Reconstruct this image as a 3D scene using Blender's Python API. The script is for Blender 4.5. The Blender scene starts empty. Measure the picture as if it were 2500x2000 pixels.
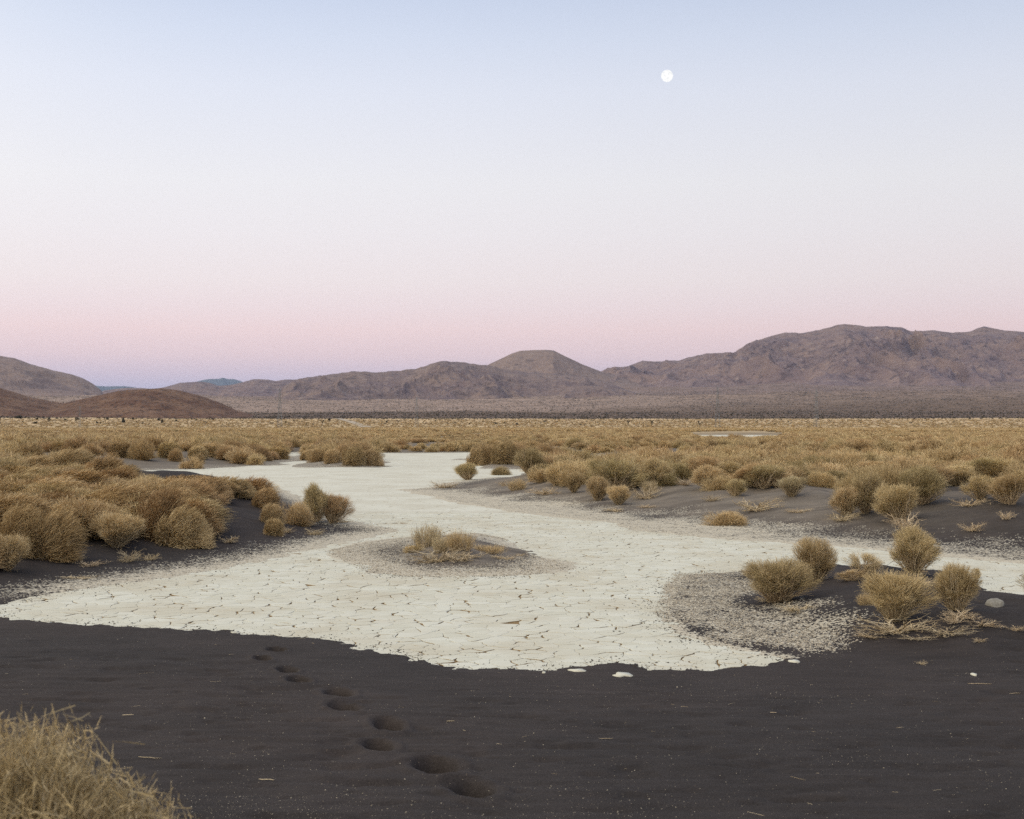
import bpy, math, random, time
import numpy as np
from mathutils import Vector, Euler
from mathutils.geometry import delaunay_2d_cdt
T0 = time.time()
R = math.radians
scn = bpy.context.scene
COL = scn.collection
random.seed(7)

# ------------------------------------------------------------------ camera, sky, light, exposure
H, F, HOR = 2.2, 3300.0, 1040.0          # eye height, focal length and horizon row (2500 px wide negative)
cam = bpy.data.cameras.new('camera'); cam_o = bpy.data.objects.new('camera', cam); COL.objects.link(cam_o)
cam_o.location = (0, 0, H); cam_o.rotation_euler = (R(90), 0, 0)
cam.sensor_fit = 'HORIZONTAL'; cam.sensor_width = 36.0; cam.lens = 36.0 * F / 2500.0
cam.shift_y = -0.0 + (HOR - 1000.0) / 2500.0      # rising front of a view camera
cam.clip_start = 0.1; cam.clip_end = 200000.0
cam.dof.use_dof = True; cam.dof.focus_distance = 16.0; cam.dof.aperture_fstop = 5.6
scn.camera = cam_o

SUN_AZ, SUN_EL = R(242), R(56)            # glow behind the camera, to the left
world = bpy.data.worlds.new('World'); scn.world = world; world.use_nodes = True
wn, wl = world.node_tree.nodes, world.node_tree.links
wn.clear()
def wnode(t, **k):
    n = wn.new(t)
    for a, b in k.items(): setattr(n, a, b)
    return n
def s2l(c):
    return tuple((x/255/12.92 if x/255 <= .04045 else ((x/255+.055)/1.055)**2.4) for x in c)
tc = wnode('ShaderNodeTexCoord'); sep = wnode('ShaderNodeSeparateXYZ'); wl.new(tc.outputs['Generated'], sep.inputs[0])
ramp = wnode('ShaderNodeValToRGB')
stops = [(0.000, (172, 174, 210)), (0.026, (199, 193, 219)), (0.037, (217, 201, 217)), (0.052, (236, 212, 217)), (0.070, (245, 220, 221)),
         (0.087, (244, 227, 229)), (0.106, (244, 233, 234)), (0.140, (242, 237, 240)), (0.175, (240, 239, 243)),
         (0.240, (227, 232, 245)), (0.275, (215, 224, 242)), (0.310, (201, 213, 236)), (0.50, (182, 198, 224)), (1.0, (146, 167, 206))]
el = ramp.color_ramp.elements
while len(el) > 1: el.remove(el[-1])
for i, (p, c) in enumerate(stops):
    e = el[0] if i == 0 else el.new(p)
    e.position = p; e.color = (*s2l(c), 1)
wl.new(sep.outputs[2], ramp.inputs[0])
# slow azimuth change: a little bluer/darker to the right, warm afterglow behind the camera
az = wnode('ShaderNodeMapRange'); az.inputs[1].default_value = -0.35; az.inputs[2].default_value = 0.45
az.inputs[3].default_value = 1.03; az.inputs[4].default_value = 0.93; az.interpolation_type = 'SMOOTHSTEP'
wl.new(sep.outputs[0], az.inputs[0])
mulx = wnode('ShaderNodeVectorMath', operation='SCALE'); wl.new(ramp.outputs[0], mulx.inputs[0]); wl.new(az.outputs[0], mulx.inputs['Scale'])
sd_ = Vector((math.sin(SUN_AZ), math.cos(SUN_AZ), 0.45)).normalized()
dot = wnode('ShaderNodeVectorMath', operation='DOT_PRODUCT'); wl.new(tc.outputs['Generated'], dot.inputs[0]); dot.inputs[1].default_value = sd_
mg = wnode('ShaderNodeMapRange'); mg.interpolation_type = 'SMOOTHSTEP'
mg.inputs[1].default_value = -0.15; mg.inputs[2].default_value = 1.0; mg.inputs[3].default_value = 0; mg.inputs[4].default_value = 1
wl.new(dot.outputs['Value'], mg.inputs[0])
glow = wnode('ShaderNodeMix', data_type='RGBA'); wl.new(mg.outputs[0], glow.inputs[0]); wl.new(mulx.outputs[0], glow.inputs[6])
glow.inputs[7].default_value = (1.75, 1.60, 1.34, 1)
bg = wnode('ShaderNodeBackground'); bg.inputs[1].default_value = 1.0; wl.new(glow.outputs[2], bg.inputs[0])
out = wnode('ShaderNodeOutputWorld'); wl.new(bg.outputs[0], out.inputs[0])

sun = bpy.data.lights.new('afterglow_light', 'SUN'); sun_o = bpy.data.objects.new('afterglow_light', sun); COL.objects.link(sun_o)
sun.energy = 0.42; sun.angle = R(65); sun.color = (1.0, 0.89, 0.70)
sdir = Vector((math.sin(SUN_AZ)*math.cos(SUN_EL), math.cos(SUN_AZ)*math.cos(SUN_EL), math.sin(SUN_EL)))
sun_o.rotation_euler = (-sdir).to_track_quat('-Z', 'Y').to_euler()

vs = scn.view_settings; vs.view_transform = 'Standard'; vs.look = 'None'; vs.exposure = 0.0; vs.gamma = 1.0; vs.use_curve_mapping = False
cy = scn.cycles
cy.use_denoising = False; cy.use_adaptive_sampling = False; cy.max_bounces = 6; cy.diffuse_bounces = 3; cy.glossy_bounces = 1; cy.volume_bounces = 0
cy.volume_step_rate = 10

# ------------------------------------------------------------------ small helpers
rng = np.random.default_rng(11)
def sm(a, b, x):
    t = np.clip((x - a) / (b - a), 0, 1); return t*t*(3-2*t)
_perm = np.random.default_rng(3).permutation(4096)
_gr = np.random.default_rng(4).uniform(0, 2*np.pi, 4096); _gx, _gy = np.cos(_gr), np.sin(_gr)
def pn(x, y):
    """2-D gradient noise, about -0.7..0.7"""
    xi = np.floor(x).astype(np.int64); yi = np.floor(y).astype(np.int64); fx = x-xi; fy = y-yi
    u = fx*fx*fx*(fx*(fx*6-15)+10); v = fy*fy*fy*(fy*(fy*6-15)+10)
    def g(i, j, dx, dy):
        h = _perm[(_perm[i & 4095] + j) & 4095]; return _gx[h]*dx+_gy[h]*dy
    a = g(xi, yi, fx, fy); b = g(xi+1, yi, fx-1, fy); c = g(xi, yi+1, fx, fy-1); d = g(xi+1, yi+1, fx-1, fy-1)
    return (a*(1-u)+b*u)*(1-v)+(c*(1-u)+d*u)*v
def fbm(x, y, o=4, g=.5, l=2.03):
    s = 0; a = 1
    for i in range(o):
        s = s + a*pn(x+17.3*i, y-9.1*i); a *= g; x = x*l; y = y*l
    return s
def ridged(x, y, o=5, g=.5, l=2.1):
    s = 0; a = 1; n = 0; w = 1
    for i in range(o):
        r = (1-np.abs(pn(x+31.7*i, y+11.9*i))*1.8)**2
        s = s + a*r*w; w = np.clip(r*1.2, 0, 1); n += a; a *= g; x = x*l; y = y*l
    return s/n

def mesh(name, V, faces, mat=None, attrs=None, smooth=False):
    """faces: list of (N,k) int arrays"""
    me = bpy.data.meshes.new(name)
    V = np.asarray(V, dtype=np.float32); me.vertices.add(len(V)); me.vertices.foreach_set('co', V.ravel())
    faces = [np.asarray(f, dtype=np.int32) for f in faces if len(f)]
    tot = np.concatenate([f.ravel() for f in faces]); cnt = np.concatenate([np.full(len(f), f.shape[1], np.int32) for f in faces])
    me.loops.add(len(tot)); me.loops.foreach_set('vertex_index', tot)
    me.polygons.add(len(cnt)); me.polygons.foreach_set('loop_start', np.concatenate([[0], np.cumsum(cnt)[:-1]]).astype(np.int32))
    if smooth: me.polygons.foreach_set('use_smooth', np.ones(len(cnt), bool))
    me.update(calc_edges=True)
    for k, a in (attrs or {}).items():
        a = np.asarray(a, dtype=np.float32)
        if a.ndim == 1: at = me.attributes.new(k, 'FLOAT', 'POINT'); at.data.foreach_set('value', a)
        else:
            at = me.attributes.new(k, 'FLOAT_COLOR', 'POINT'); at.data.foreach_set('color', np.concatenate([a, np.ones((len(a), 1), np.float32)], 1).ravel())
    if mat: me.materials.append(mat)
    return me
def link(name, me, parent=None, label=None, cat=None, group=None, kind=None, loc=None, rot=None, scale=None):
    o = bpy.data.objects.new(name, me); COL.objects.link(o)
    if parent: o.parent = parent
    if label: o['label'] = label
    if cat: o['category'] = cat
    if group: o['group'] = group
    if kind: o['kind'] = kind
    if loc is not None: o.location = loc
    if rot is not None: o.rotation_euler = rot
    if scale is not None: o.scale = scale
    return o

# ------------------------------------------------------------------ materials
def mat(name):
    m = bpy.data.materials.new(name); m.use_nodes = True; nt = m.node_tree; nt.nodes.clear()
    N = lambda t, **k: _n(nt, t, k)
    o = N('ShaderNodeOutputMaterial'); b = N('ShaderNodeBsdfPrincipled'); nt.links.new(b.outputs[0], o.inputs[0])
    b.inputs['Roughness'].default_value = 0.9; b.inputs['Specular IOR Level'].default_value = 0.15
    return m, N, nt.links.new, b
def _n(nt, t, k):
    n = nt.nodes.new(t)
    for a, v in k.items():
        if a.startswith('i_'): n.inputs[int(a[2:]) if a[2:].isdigit() else a[2:]].default_value = v
        else: setattr(n, a, v)
    return n
def mixc(N, L, f, a, b, bt='MIX'):
    n = N('ShaderNodeMix', data_type='RGBA', blend_type=bt)
    for s, v in ((0, f), (6, a), (7, b)):
        if isinstance(v, (int, float)): n.inputs[s].default_value = v
        elif isinstance(v, tuple): n.inputs[s].default_value = (*v[:3], 1)
        else: L(v, n.inputs[s])
    return n.outputs[2]
def math_(N, L, op, a, b=0.0, c=None):
    n = N('ShaderNodeMath', operation=op)
    for s, v in enumerate((a, b, c)):
        if v is None: continue
        if isinstance(v, (int, float)): n.inputs[s].default_value = v
        else: L(v, n.inputs[s])
    return n.outputs[0]
def rng_(N, L, v, a, b, c=0., d=1., smooth=True):
    n = N('ShaderNodeMapRange'); n.interpolation_type = 'SMOOTHSTEP' if smooth else 'LINEAR'
    L(v, n.inputs[0])
    for i, x in enumerate((a, b, c, d)): n.inputs[i+1].default_value = x
    return n.outputs[0]
def objco(N, L, sc=(1, 1, 1)):
    t = N('ShaderNodeTexCoord'); m = N('ShaderNodeMapping'); m.inputs['Scale'].default_value = sc; L(t.outputs['Object'], m.inputs[0]); return m.outputs[0]
def noise(N, L, co, s, det=3, rough=.55, out='Fac'):
    n = N('ShaderNodeTexNoise'); n.inputs['Scale'].default_value = s; n.inputs['Detail'].default_value = det; n.inputs['Roughness'].default_value = rough
    L(co, n.inputs['Vector']); return n.outputs[out]
def voro(N, L, co, s, feat='F1', rand=1.0):
    n = N('ShaderNodeTexVoronoi', feature=feat); n.inputs['Scale'].default_value = s; n.inputs['Randomness'].default_value = rand
    L(co, n.inputs['Vector']); return n
def attr(N, name, out='Fac'):
    n = N('ShaderNodeAttribute'); n.attribute_name = name; return n.outputs[out]
def bump(N, L, b, h, s, d):
    n = N('ShaderNodeBump'); n.inputs['Strength'].default_value = s; n.inputs['Distance'].default_value = d
    L(h, n.inputs['Height']); L(n.outputs[0], b.inputs['Normal']); return n

def mat_ground():
    m, N, L, b = mat('ground_sand')
    co = objco(N, L)
    base = attr(N, 'base', 'Color'); grav = attr(N, 'gravel'); far = attr(N, 'far'); spk = attr(N, 'speck')
    # macro mottling
    n1 = noise(N, L, co, 1.3, 4); n2 = noise(N, L, objco(N, L, (.35, 1.6, 1)), 6, 4)
    v = rng_(N, L, math_(N, L, 'ADD', math_(N, L, 'MULTIPLY', n1, .5), math_(N, L, 'MULTIPLY', n2, .5)), .3, .7, .80, 1.2)
    vm = N('ShaderNodeVectorMath', operation='SCALE'); L(base, vm.inputs[0]); L(v, vm.inputs['Scale'])
    c = vm.outputs[0]
    # grains
    g = voro(N, L, co, 260); gr = rng_(N, L, g.outputs['Color'], .2, .9, .72, 1.35)
    vm2 = N('ShaderNodeVectorMath', operation='SCALE'); L(c, vm2.inputs[0]); L(mixn(N, L, far, gr, 1.0), vm2.inputs['Scale']); c = vm2.outputs[0]
    # fine pale grit
    g2 = voro(N, L, co, 95); sel = math_(N, L, 'GREATER_THAN', g2.outputs['Color'], .90)
    dd = math_(N, L, 'LESS_THAN', g2.outputs['Distance'], .26)
    gs = math_(N, L, 'MULTIPLY', math_(N, L, 'MULTIPLY', sel, dd), math_(N, L, 'SUBTRACT', 1.0, far))
    gs = math_(N, L, 'MULTIPLY', gs, rng_(N, L, noise(N, L, co, .8, 2), .42, .62, .12, .7))
    c = mixc(N, L, gs, c, (.30, .23, .16))
    # clay chips lying in the sand
    warp = N('ShaderNodeVectorMath', operation='ADD'); L(co, warp.inputs[0])
    g3 = voro(N, L, co, 34); rnd = N('ShaderNodeSeparateColor'); L(g3.outputs['Color'], rnd.inputs[0])
    thr = math_(N, L, 'ADD', grav, rng_(N, L, noise(N, L, co, 3.0, 3), .25, .75, -.16, .16))
    chip = math_(N, L, 'LESS_THAN', rnd.outputs[0], thr)
    chip = math_(N, L, 'MULTIPLY', chip, math_(N, L, 'LESS_THAN', g3.outputs['Distance'], math_(N, L, 'ADD', .42, math_(N, L, 'MULTIPLY', thr, .45))))
    chipc = mixc(N, L, rnd.outputs[1], (.40, .355, .28), (.58, .545, .455))
    c = mixc(N, L, math_(N, L, 'MULTIPLY', chip, math_(N, L, 'GREATER_THAN', grav, 0.01)), c, chipc)
    # scrub specks on the far slopes
    g4 = voro(N, L, objco(N, L, (1, 1, 0)), .085); n4 = noise(N, L, objco(N, L, (1, 1, 0)), .004, 3)
    sp = math_(N, L, 'LESS_THAN', g4.outputs['Distance'], math_(N, L, 'MULTIPLY', spk, rng_(N, L, n4, .3, .7, .6, 1.3)))
    c = mixc(N, L, math_(N, L, 'MULTIPLY', sp, .85), c, (.035, .026, .024))
    n5 = noise(N, L, objco(N, L, (1, 1, 0)), .02, 5, .6)
    vm3 = N('ShaderNodeVectorMath', operation='SCALE'); L(c, vm3.inputs[0]); L(mixn(N, L, far, 1.0, rng_(N, L, n5, .3, .7, .72, 1.28)), vm3.inputs['Scale'])
    L(vm3.outputs[0], b.inputs['Base Color'])
    h = math_(N, L, 'ADD', math_(N, L, 'MULTIPLY', g.outputs['Distance'], .25), math_(N, L, 'MULTIPLY', noise(N, L, objco(N, L, (.35, 1.8, 1)), 11, 6, .68), 2.6))
    h = math_(N, L, 'ADD', h, math_(N, L, 'MULTIPLY', chip, .35))
    bump(N, L, b, h, .55, .012)
    return m
def mixn(N, L, f, a, b):
    n = N('ShaderNodeMix', data_type='FLOAT')
    for s, v in ((0, f), (2, a), (3, b)):
        if isinstance(v, (int, float)): n.inputs[s].default_value = v
        else: L(v, n.inputs[s])
    return n.outputs[0]

def mat_playa():
    """flat clay beyond the plates, crack soil under them"""
    m, N, L, b = mat('playa_clay')
    co = objco(N, L); near = attr(N, 'near')
    w = noise(N, L, co, 3.2, 3, .6, 'Color')
    wv = N('ShaderNodeVectorMath', operation='SCALE'); L(w, wv.inputs[0]); wv.inputs['Scale'].default_value = .16
    wa = N('ShaderNodeVectorMath', operation='ADD'); L(co, wa.inputs[0]); L(wv.outputs[0], wa.inputs[1])
    e = voro(N, L, wa.outputs[0], 4.0, 'DISTANCE_TO_EDGE')
    cr = rng_(N, L, e.outputs['Distance'], .01, .05, 1, 0)
    cr = math_(N, L, 'MULTIPLY', cr, rng_(N, L, noise(N, L, co, 2.3, 3), .46, .66))
    n1 = noise(N, L, co, .5, 5, .6); n2 = noise(N, L, co, 7, 4)
    c = mixc(N, L, rng_(N, L, n1, .35, .68), (.62, .618, .545), (.55, .535, .455))
    c = mixc(N, L, rng_(N, L, n2, .56, .8, 0, .35), c, (.42, .34, .22))
    c = mixc(N, L, math_(N, L, 'MULTIPLY', cr, .75), c, (.24, .17, .09))
    soil = mixc(N, L, n2, (.15, .095, .045), (.34, .24, .125))
    c = mixc(N, L, near, c, soil)
    L(c, b.inputs['Base Color'])
    h = math_(N, L, 'SUBTRACT', math_(N, L, 'MULTIPLY', n2, .5), cr); bump(N, L, b, h, .4, .012)
    return m
def mat_plate():
    m, N, L, b = mat('clay_plate')
    co = objco(N, L); t = attr(N, 'tint')
    n1 = noise(N, L, co, .7, 5, .6); n2 = noise(N, L, co, 9, 5, .6); n3 = noise(N, L, co, 60, 3)
    c = mixc(N, L, math_(N, L, 'MINIMUM', t, 1.0), (.62, .622, .552), (.56, .555, .472))
    c = mixc(N, L, rng_(N, L, n1, .42, .70, 0, .75), c, (.50, .465, .37))
    c = mixc(N, L, rng_(N, L, n2, .55, .8, 0, .45), c, (.46, .39, .26))
    c = mixc(N, L, rng_(N, L, n3, .62, .8, 0, .3), c, (.36, .30, .2))
    c = mixc(N, L, rng_(N, L, t, 1.0, 1.9), c, (.24, .165, .085))
    L(c, b.inputs['Base Color'])
    bump(N, L, b, math_(N, L, 'ADD', n2, math_(N, L, 'MULTIPLY', n3, .3)), .35, .01)
    return m
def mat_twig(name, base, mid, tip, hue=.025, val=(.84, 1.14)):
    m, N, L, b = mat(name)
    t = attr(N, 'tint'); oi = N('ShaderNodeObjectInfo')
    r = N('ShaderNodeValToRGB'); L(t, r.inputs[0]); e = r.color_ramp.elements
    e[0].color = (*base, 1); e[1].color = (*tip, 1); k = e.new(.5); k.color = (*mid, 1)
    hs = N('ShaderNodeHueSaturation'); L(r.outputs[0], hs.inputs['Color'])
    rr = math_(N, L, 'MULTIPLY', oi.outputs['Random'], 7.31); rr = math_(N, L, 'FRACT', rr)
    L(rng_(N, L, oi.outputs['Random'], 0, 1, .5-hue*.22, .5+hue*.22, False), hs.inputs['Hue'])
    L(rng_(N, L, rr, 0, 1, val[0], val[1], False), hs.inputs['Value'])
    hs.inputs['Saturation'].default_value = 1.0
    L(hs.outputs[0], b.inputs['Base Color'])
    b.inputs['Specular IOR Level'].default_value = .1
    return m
def mat_rock(name, c1, c2, c3, dark, s=.006, spk=.0, zdust=None):
    m, N, L, b = mat(name)
    co = objco(N, L); cf = objco(N, L, (1, 1, 2.0))
    n1 = noise(N, L, cf, s, 6, .62); n2 = noise(N, L, cf, s*5, 6, .65); n3 = noise(N, L, cf, s*22, 4, .7)
    c = mixc(N, L, rng_(N, L, n1, .36, .66), c1, c2)
    c = mixc(N, L, rng_(N, L, n2, .55, .72, 0, .7), c, c3)
    c = mixc(N, L, rng_(N, L, n3, .54, .70, 0, .6), c, dark)
    c = mixc(N, L, rng_(N, L, n2, .47, .36, 0, .6), c, dark)
    if spk:
        v = voro(N, L, co, .09); c = mixc(N, L, math_(N, L, 'MULTIPLY', math_(N, L, 'LESS_THAN', v.outputs['Distance'], spk), .8), c, dark)
    L(c, b.inputs['Base Color'])
    bump(N, L, b, math_(N, L, 'ADD', n2, math_(N, L, 'MULTIPLY', n3, .3)), .6, 12)
    return m
def mat_plain(name, c, rough=.9, c2=None, s=8):
    m, N, L, b = mat(name)
    b.inputs['Roughness'].default_value = rough
    if c2: L(mixc(N, L, rng_(N, L, noise(N, L, objco(N, L), s, 5), .35, .65), c, c2), b.inputs['Base Color'])
    else: b.inputs['Base Color'].default_value = (*c, 1)
    return m

M_ground, M_playa, M_plate = mat_ground(), mat_playa(), mat_plate()
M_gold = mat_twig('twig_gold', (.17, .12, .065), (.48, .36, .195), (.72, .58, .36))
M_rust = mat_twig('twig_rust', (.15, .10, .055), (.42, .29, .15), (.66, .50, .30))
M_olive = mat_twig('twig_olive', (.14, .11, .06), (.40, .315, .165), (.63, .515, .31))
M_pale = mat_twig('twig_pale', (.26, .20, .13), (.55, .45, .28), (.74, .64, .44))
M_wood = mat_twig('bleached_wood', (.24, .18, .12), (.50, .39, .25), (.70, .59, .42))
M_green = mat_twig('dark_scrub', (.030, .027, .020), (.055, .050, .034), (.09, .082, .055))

# ------------------------------------------------------------------ plan of the ground
K = 2500/2156.0
def w2(px, py, z=0.0):
    D = F*(H-z)/(py-HOR); return ((px-1250)*D/F, D)
def poly(pts, k=1.0): return np.array([w2(x*k, y*k) for x, y in pts])
P_main = poly([(-400, 1262), (-60, 1283), (20, 1305), (130, 1311), (240, 1318), (480, 1331), (610, 1341), (700, 1348), (740, 1362), (810, 1371), (870, 1391), (960, 1408),
    (1060, 1409), (1160, 1413), (1205, 1404), (1310, 1396), (1350, 1410), (1500, 1411), (1580, 1404), (1640, 1397), (1668, 1391), (1600, 1378), (1480, 1352), (1415, 1325), (1398, 1290),
    (1412, 1240), (1432, 1208), (1600, 1199), (1760, 1190), (1980, 1203), (2070, 1243), (2156, 1258), (2500, 1305), (2500, 1226), (2156, 1187), (1990, 1172),
    (1860, 1160), (1760, 1150), (1600, 1140), (1450, 1130), (1312, 1117), (1280, 1100), (1160, 1087), (1080, 1076), (1000, 1066), (930, 1052), (880, 1039), (830, 1031),
    (905, 1028), (925, 1021), (985, 1011), (1040, 1005), (1112, 1003), (1112, 989), (1060, 987), (1000, 986), (975, 975), (985, 964), (1100, 962), (1280, 966), (1300, 960), (1210, 956), (985, 953),
    (880, 954), (790, 954), (802, 964), (812, 980), (800, 985), (700, 984), (640, 985), (638, 966), (622, 953), (606, 957), (614, 972), (600, 978), (500, 985),
    (400, 989), (290, 990), (200, 1000), (210, 1012), (420, 1015), (570, 1024), (625, 1045), (715, 1085), (760, 1104), (840, 1112), (845, 1120), (780, 1128), (710, 1142),
    (600, 1172), (470, 1198), (330, 1218), (150, 1243), (0, 1272)], K)
P_isle = poly([(688, 1160), (770, 1146), (860, 1132), (1000, 1124), (1060, 1134), (1110, 1165), (1195, 1195), (1130, 1209), (980, 1216), (860, 1214), (770, 1203), (728, 1180)], K)
P_far = [poly([(1690, 1057), (1760, 1054), (1850, 1053), (1905, 1059), (1890, 1069), (1800, 1075), (1720, 1070)]), poly([(1610, 953), (1720, 953), (1740, 957), (1610, 957)], K),
         poly([(1000, 918), (960, 916), (1010, 914)], K)]
P_ldune = poly([(-500, 1440), (0, 1436), (150, 1408), (350, 1380), (560, 1345), (720, 1315), (850, 1282), (860, 1262), (740, 1212), (650, 1188), (500, 1185), (200, 1176), (-500, 1180)])
P_rdune = poly([(1070, 1193), (1200, 1216), (1350, 1236), (1480, 1256), (1650, 1272), (1800, 1287), (2000, 1307), (2150, 1322), (2300, 1332), (2500, 1347), (3100, 1380), (3100, 1167), (2000, 1163), (1300, 1164), (1150, 1176)])
P_rmound = poly([(1810, 1475), (1850, 1520), (1960, 1560), (2100, 1600), (2400, 1620), (2900, 1600), (2900, 1500), (2500, 1464), (2400, 1442), (2290, 1397), (2200, 1387), (2040, 1387), (1950, 1398), (1850, 1430)])
P_cmound = poly([(975, 1352), (1010, 1372), (1080, 1384), (1190, 1384), (1300, 1352), (1270, 1325), (1150, 1305), (1040, 1308)])
P_bdune = poly([(200, 1148), (360, 1146), (500, 1140), (690, 1130), (702, 1112), (500, 1097), (100, 1098), (-400, 1100), (-400, 1130)])
P_clump2 = poly([(738, 1141), (900, 1143), (937, 1138), (930, 1118), (760, 1116)])
P_clumpA = poly([(1142, 1142), (1290, 1141), (1440, 1126), (1400, 1116), (1160, 1116)])
G_right = poly([(1615, 1402), (1700, 1398), (1860, 1398), (1845, 1440), (1860, 1480), (1960, 1500), (2040, 1535), (2085, 1572), (2040, 1590), (1930, 1588), (1840, 1580), (1720, 1566), (1620, 1530), (1590, 1480), (1600, 1440)])
G_band = poly([(940, 1197), (1070, 1193), (1200, 1214), (1350, 1234), (1480, 1254), (1650, 1272), (1800, 1288), (2000, 1308), (2150, 1326), (2500, 1352), (3100, 1390), (3100, 1450), (2500, 1380), (2300, 1362), (2040, 1338), (1680, 1315), (1500, 1300), (1460, 1270), (1330, 1264), (1160, 1243), (1010, 1210)])

P_gap2 = poly([(1000, 1202), (1000, 1128), (1288, 1128), (1288, 1202)])
P_gap = poly([(1392, 1119), (1385, 1146), (1540, 1146), (1525, 1119)])
def sdist(P, x, y):
    """signed distance, negative inside"""
    x = np.asarray(x, float); y = np.asarray(y, float)
    d2 = np.full(x.shape, 1e18); inside = np.zeros(x.shape, bool); n = len(P)
    for i in range(n):
        ax, ay = P[i]; bx, by = P[(i+1) % n]; ex, ey = bx-ax, by-ay; l = ex*ex+ey*ey
        if l < 1e-9: continue
        wx, wy = x-ax, y-ay; t = np.clip((wx*ex+wy*ey)/l, 0, 1)
        d2 = np.minimum(d2, (wx-t*ex)**2+(wy-t*ey)**2)
        c = (ay > y) != (by > y)
        if ey != 0: inside ^= c & (x < ex*(y-ay)/ey+ax)
    d = np.sqrt(d2); return np.where(inside, -d, d)
def near_sd(P, x, y, pad=12.0):
    """sdist, computed only where it matters"""
    r = np.full(np.shape(x), 50.0); x0, y0 = P.min(0)-pad; x1, y1 = P.max(0)+pad
    m = (x > x0) & (x < x1) & (y > y0) & (y < y1)
    if m.any(): r[m] = sdist(P, x[m], y[m])
    return r
def sd_playa(x, y):
    s = near_sd(P_main, x, y); s = np.maximum(s, -near_sd(P_isle, x, y))
    for P in P_far: s = np.minimum(s, near_sd(P, x, y, 60))
    return s
FL = ([0, 1300, 1800, 2400, 3000, 4300, 6500, 9000, 40000], [0, 0.0, 6, 16.5, 32, 86, 130, 140, 150])
FR = ([0, 1300, 1800, 2400, 3000, 4300, 6000, 7200, 9000, 40000], [0, 0.0, 6, 16.5, 32, 92, 172, 232, 245, 245])
def far_h(x, y):
    D = np.hypot(x, y); s = sm(-.12, .16, x/np.maximum(np.abs(y), 1))
    a = np.interp(D, *FL)*(1-s)+np.interp(D, *FR)*s
    k = sm(2600, 5000, D)
    return a + k*fbm(x/800, y/500, 4)*24 + sm(1500, 2600, D)*fbm(x/160, y/160, 3)*1.2
PRINTS = [(1150, 1955, 104, 46), (1062, 1893, 104, 40), (922, 1836, 70, 30), (948, 1782, 66, 32), (838, 1728, 70, 24), (826, 1685, 66, 26), (728, 1650, 52, 18), (702, 1622, 48, 16), (640, 1592, 40, 12), (675, 1568, 46, 9)]
PR = []
for (px, py, wpx, hpx) in PRINTS:
    x, y = w2(px, py, .10); PR.append((x, y, .58*wpx*y/F, .56*hpx*y*y/(F*(H-.1))))
def ground_h(x, y, parts=True):
    x = np.asarray(x, float); y = np.asarray(y, float); D = np.hypot(x, y)
    h = far_h(x, y)
    s = np.full(x.shape, 50.0); nm = D < 420
    if nm.any(): s[nm] = sd_playa(x[nm], y[nm])
    wob = fbm(x*1.1, y*1.1, 3)*.10+.055*np.tanh(5*pn(x*4.1+7, y*3.1))+.03*np.tanh(6*pn(x*9.3, y*7.7+3))
    s2 = s + wob*(D < 60) + sm(16, 22, D)*(D < 60)*(fbm(x*.55+3, y*.45, 3)*.45)
    s2 = s2 + (D > 60)*fbm(x*.30, y*.12, 3)*1.9
    base = np.where(s2 < 0, np.maximum(s2*.10, -.07), .004+np.minimum(s2, .3)*.05+sm(.2, 3, s2)*.05)
    far_lift = sm(70, 110, D)*sm(0, 6, s)*.30*(1-.8*sm(130, 180, D))
    front = sm(13.5, 5.5, y)*.12*sm(0, 1.5, s)
    h = h + base + far_lift + front
    near = D < 170
    def mound(P, hh, wd, nz=.25):
        nonlocal h
        r = np.zeros(x.shape); d = -near_sd(P, x, y, .1)
        k = sm(0, wd, d)
        r = hh*k*(1+nz*fbm(x*.35, y*.35, 3))
        h = h+r
    mound(P_ldune, .62, 4.2, .5); mound(P_rdune, .46, 4.5, .6); mound(P_rmound, .20, 1.6, .4); mound(P_cmound, .22, 1.5, .5)
    mound(P_bdune, .5, 7); mound(P_clump2, .28, 4); mound(P_clumpA, .3, 5)
    out = sm(0.2, 2.5, s)
    h = h + out*(D < 400)*(fbm(x*.22, y*.22, 3)*.10*sm(16, 40, D) + fbm(x*.06, y*.06, 2)*.25*sm(60, 120, D))
    # wind ripples and small hollows in the dark sand
    fine = (D < 30)
    h = h + fine*out*(fbm(x*.9+fbm(x*.5, y*.5, 2), y*2.6, 3)*.022+pn(x*1.3+fbm(x*.6, y*.6, 2)*2, y*8.5)*.011 + np.minimum(fbm(x*2.2, y*5.0, 3)+.14, 0)*.055)
    if parts:
        for (cx, cy_, rx, ry) in PR:
            m = (np.abs(x-cx) < rx*3) & (np.abs(y-cy_) < ry*3)
            if m.any():
                r = np.sqrt(((x[m]-cx+.25*(y[m]-cy_))/rx)**2+((y[m]-cy_)/ry)**2)*(1+.15*pn(x[m]*9, y[m]*9))
                h[m] += -.19*(1-sm(.42, 1.0, r)) + .014*np.exp(-((r-1.3)/.25)**2)
    return h
def hit(px, py):
    """where the view ray through a point of the photograph meets the ground"""
    D = np.geomspace(3.0, 1600.0, 2600); x = (px-1250)/F*D
    z = H-(py-HOR)/F*D; g = ground_h(x, D, False); k = np.nonzero(z <= g)[0]
    i = k[0] if len(k) else len(D)-1
    return float(x[i]), float(D[i]), float(g[i])

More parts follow.
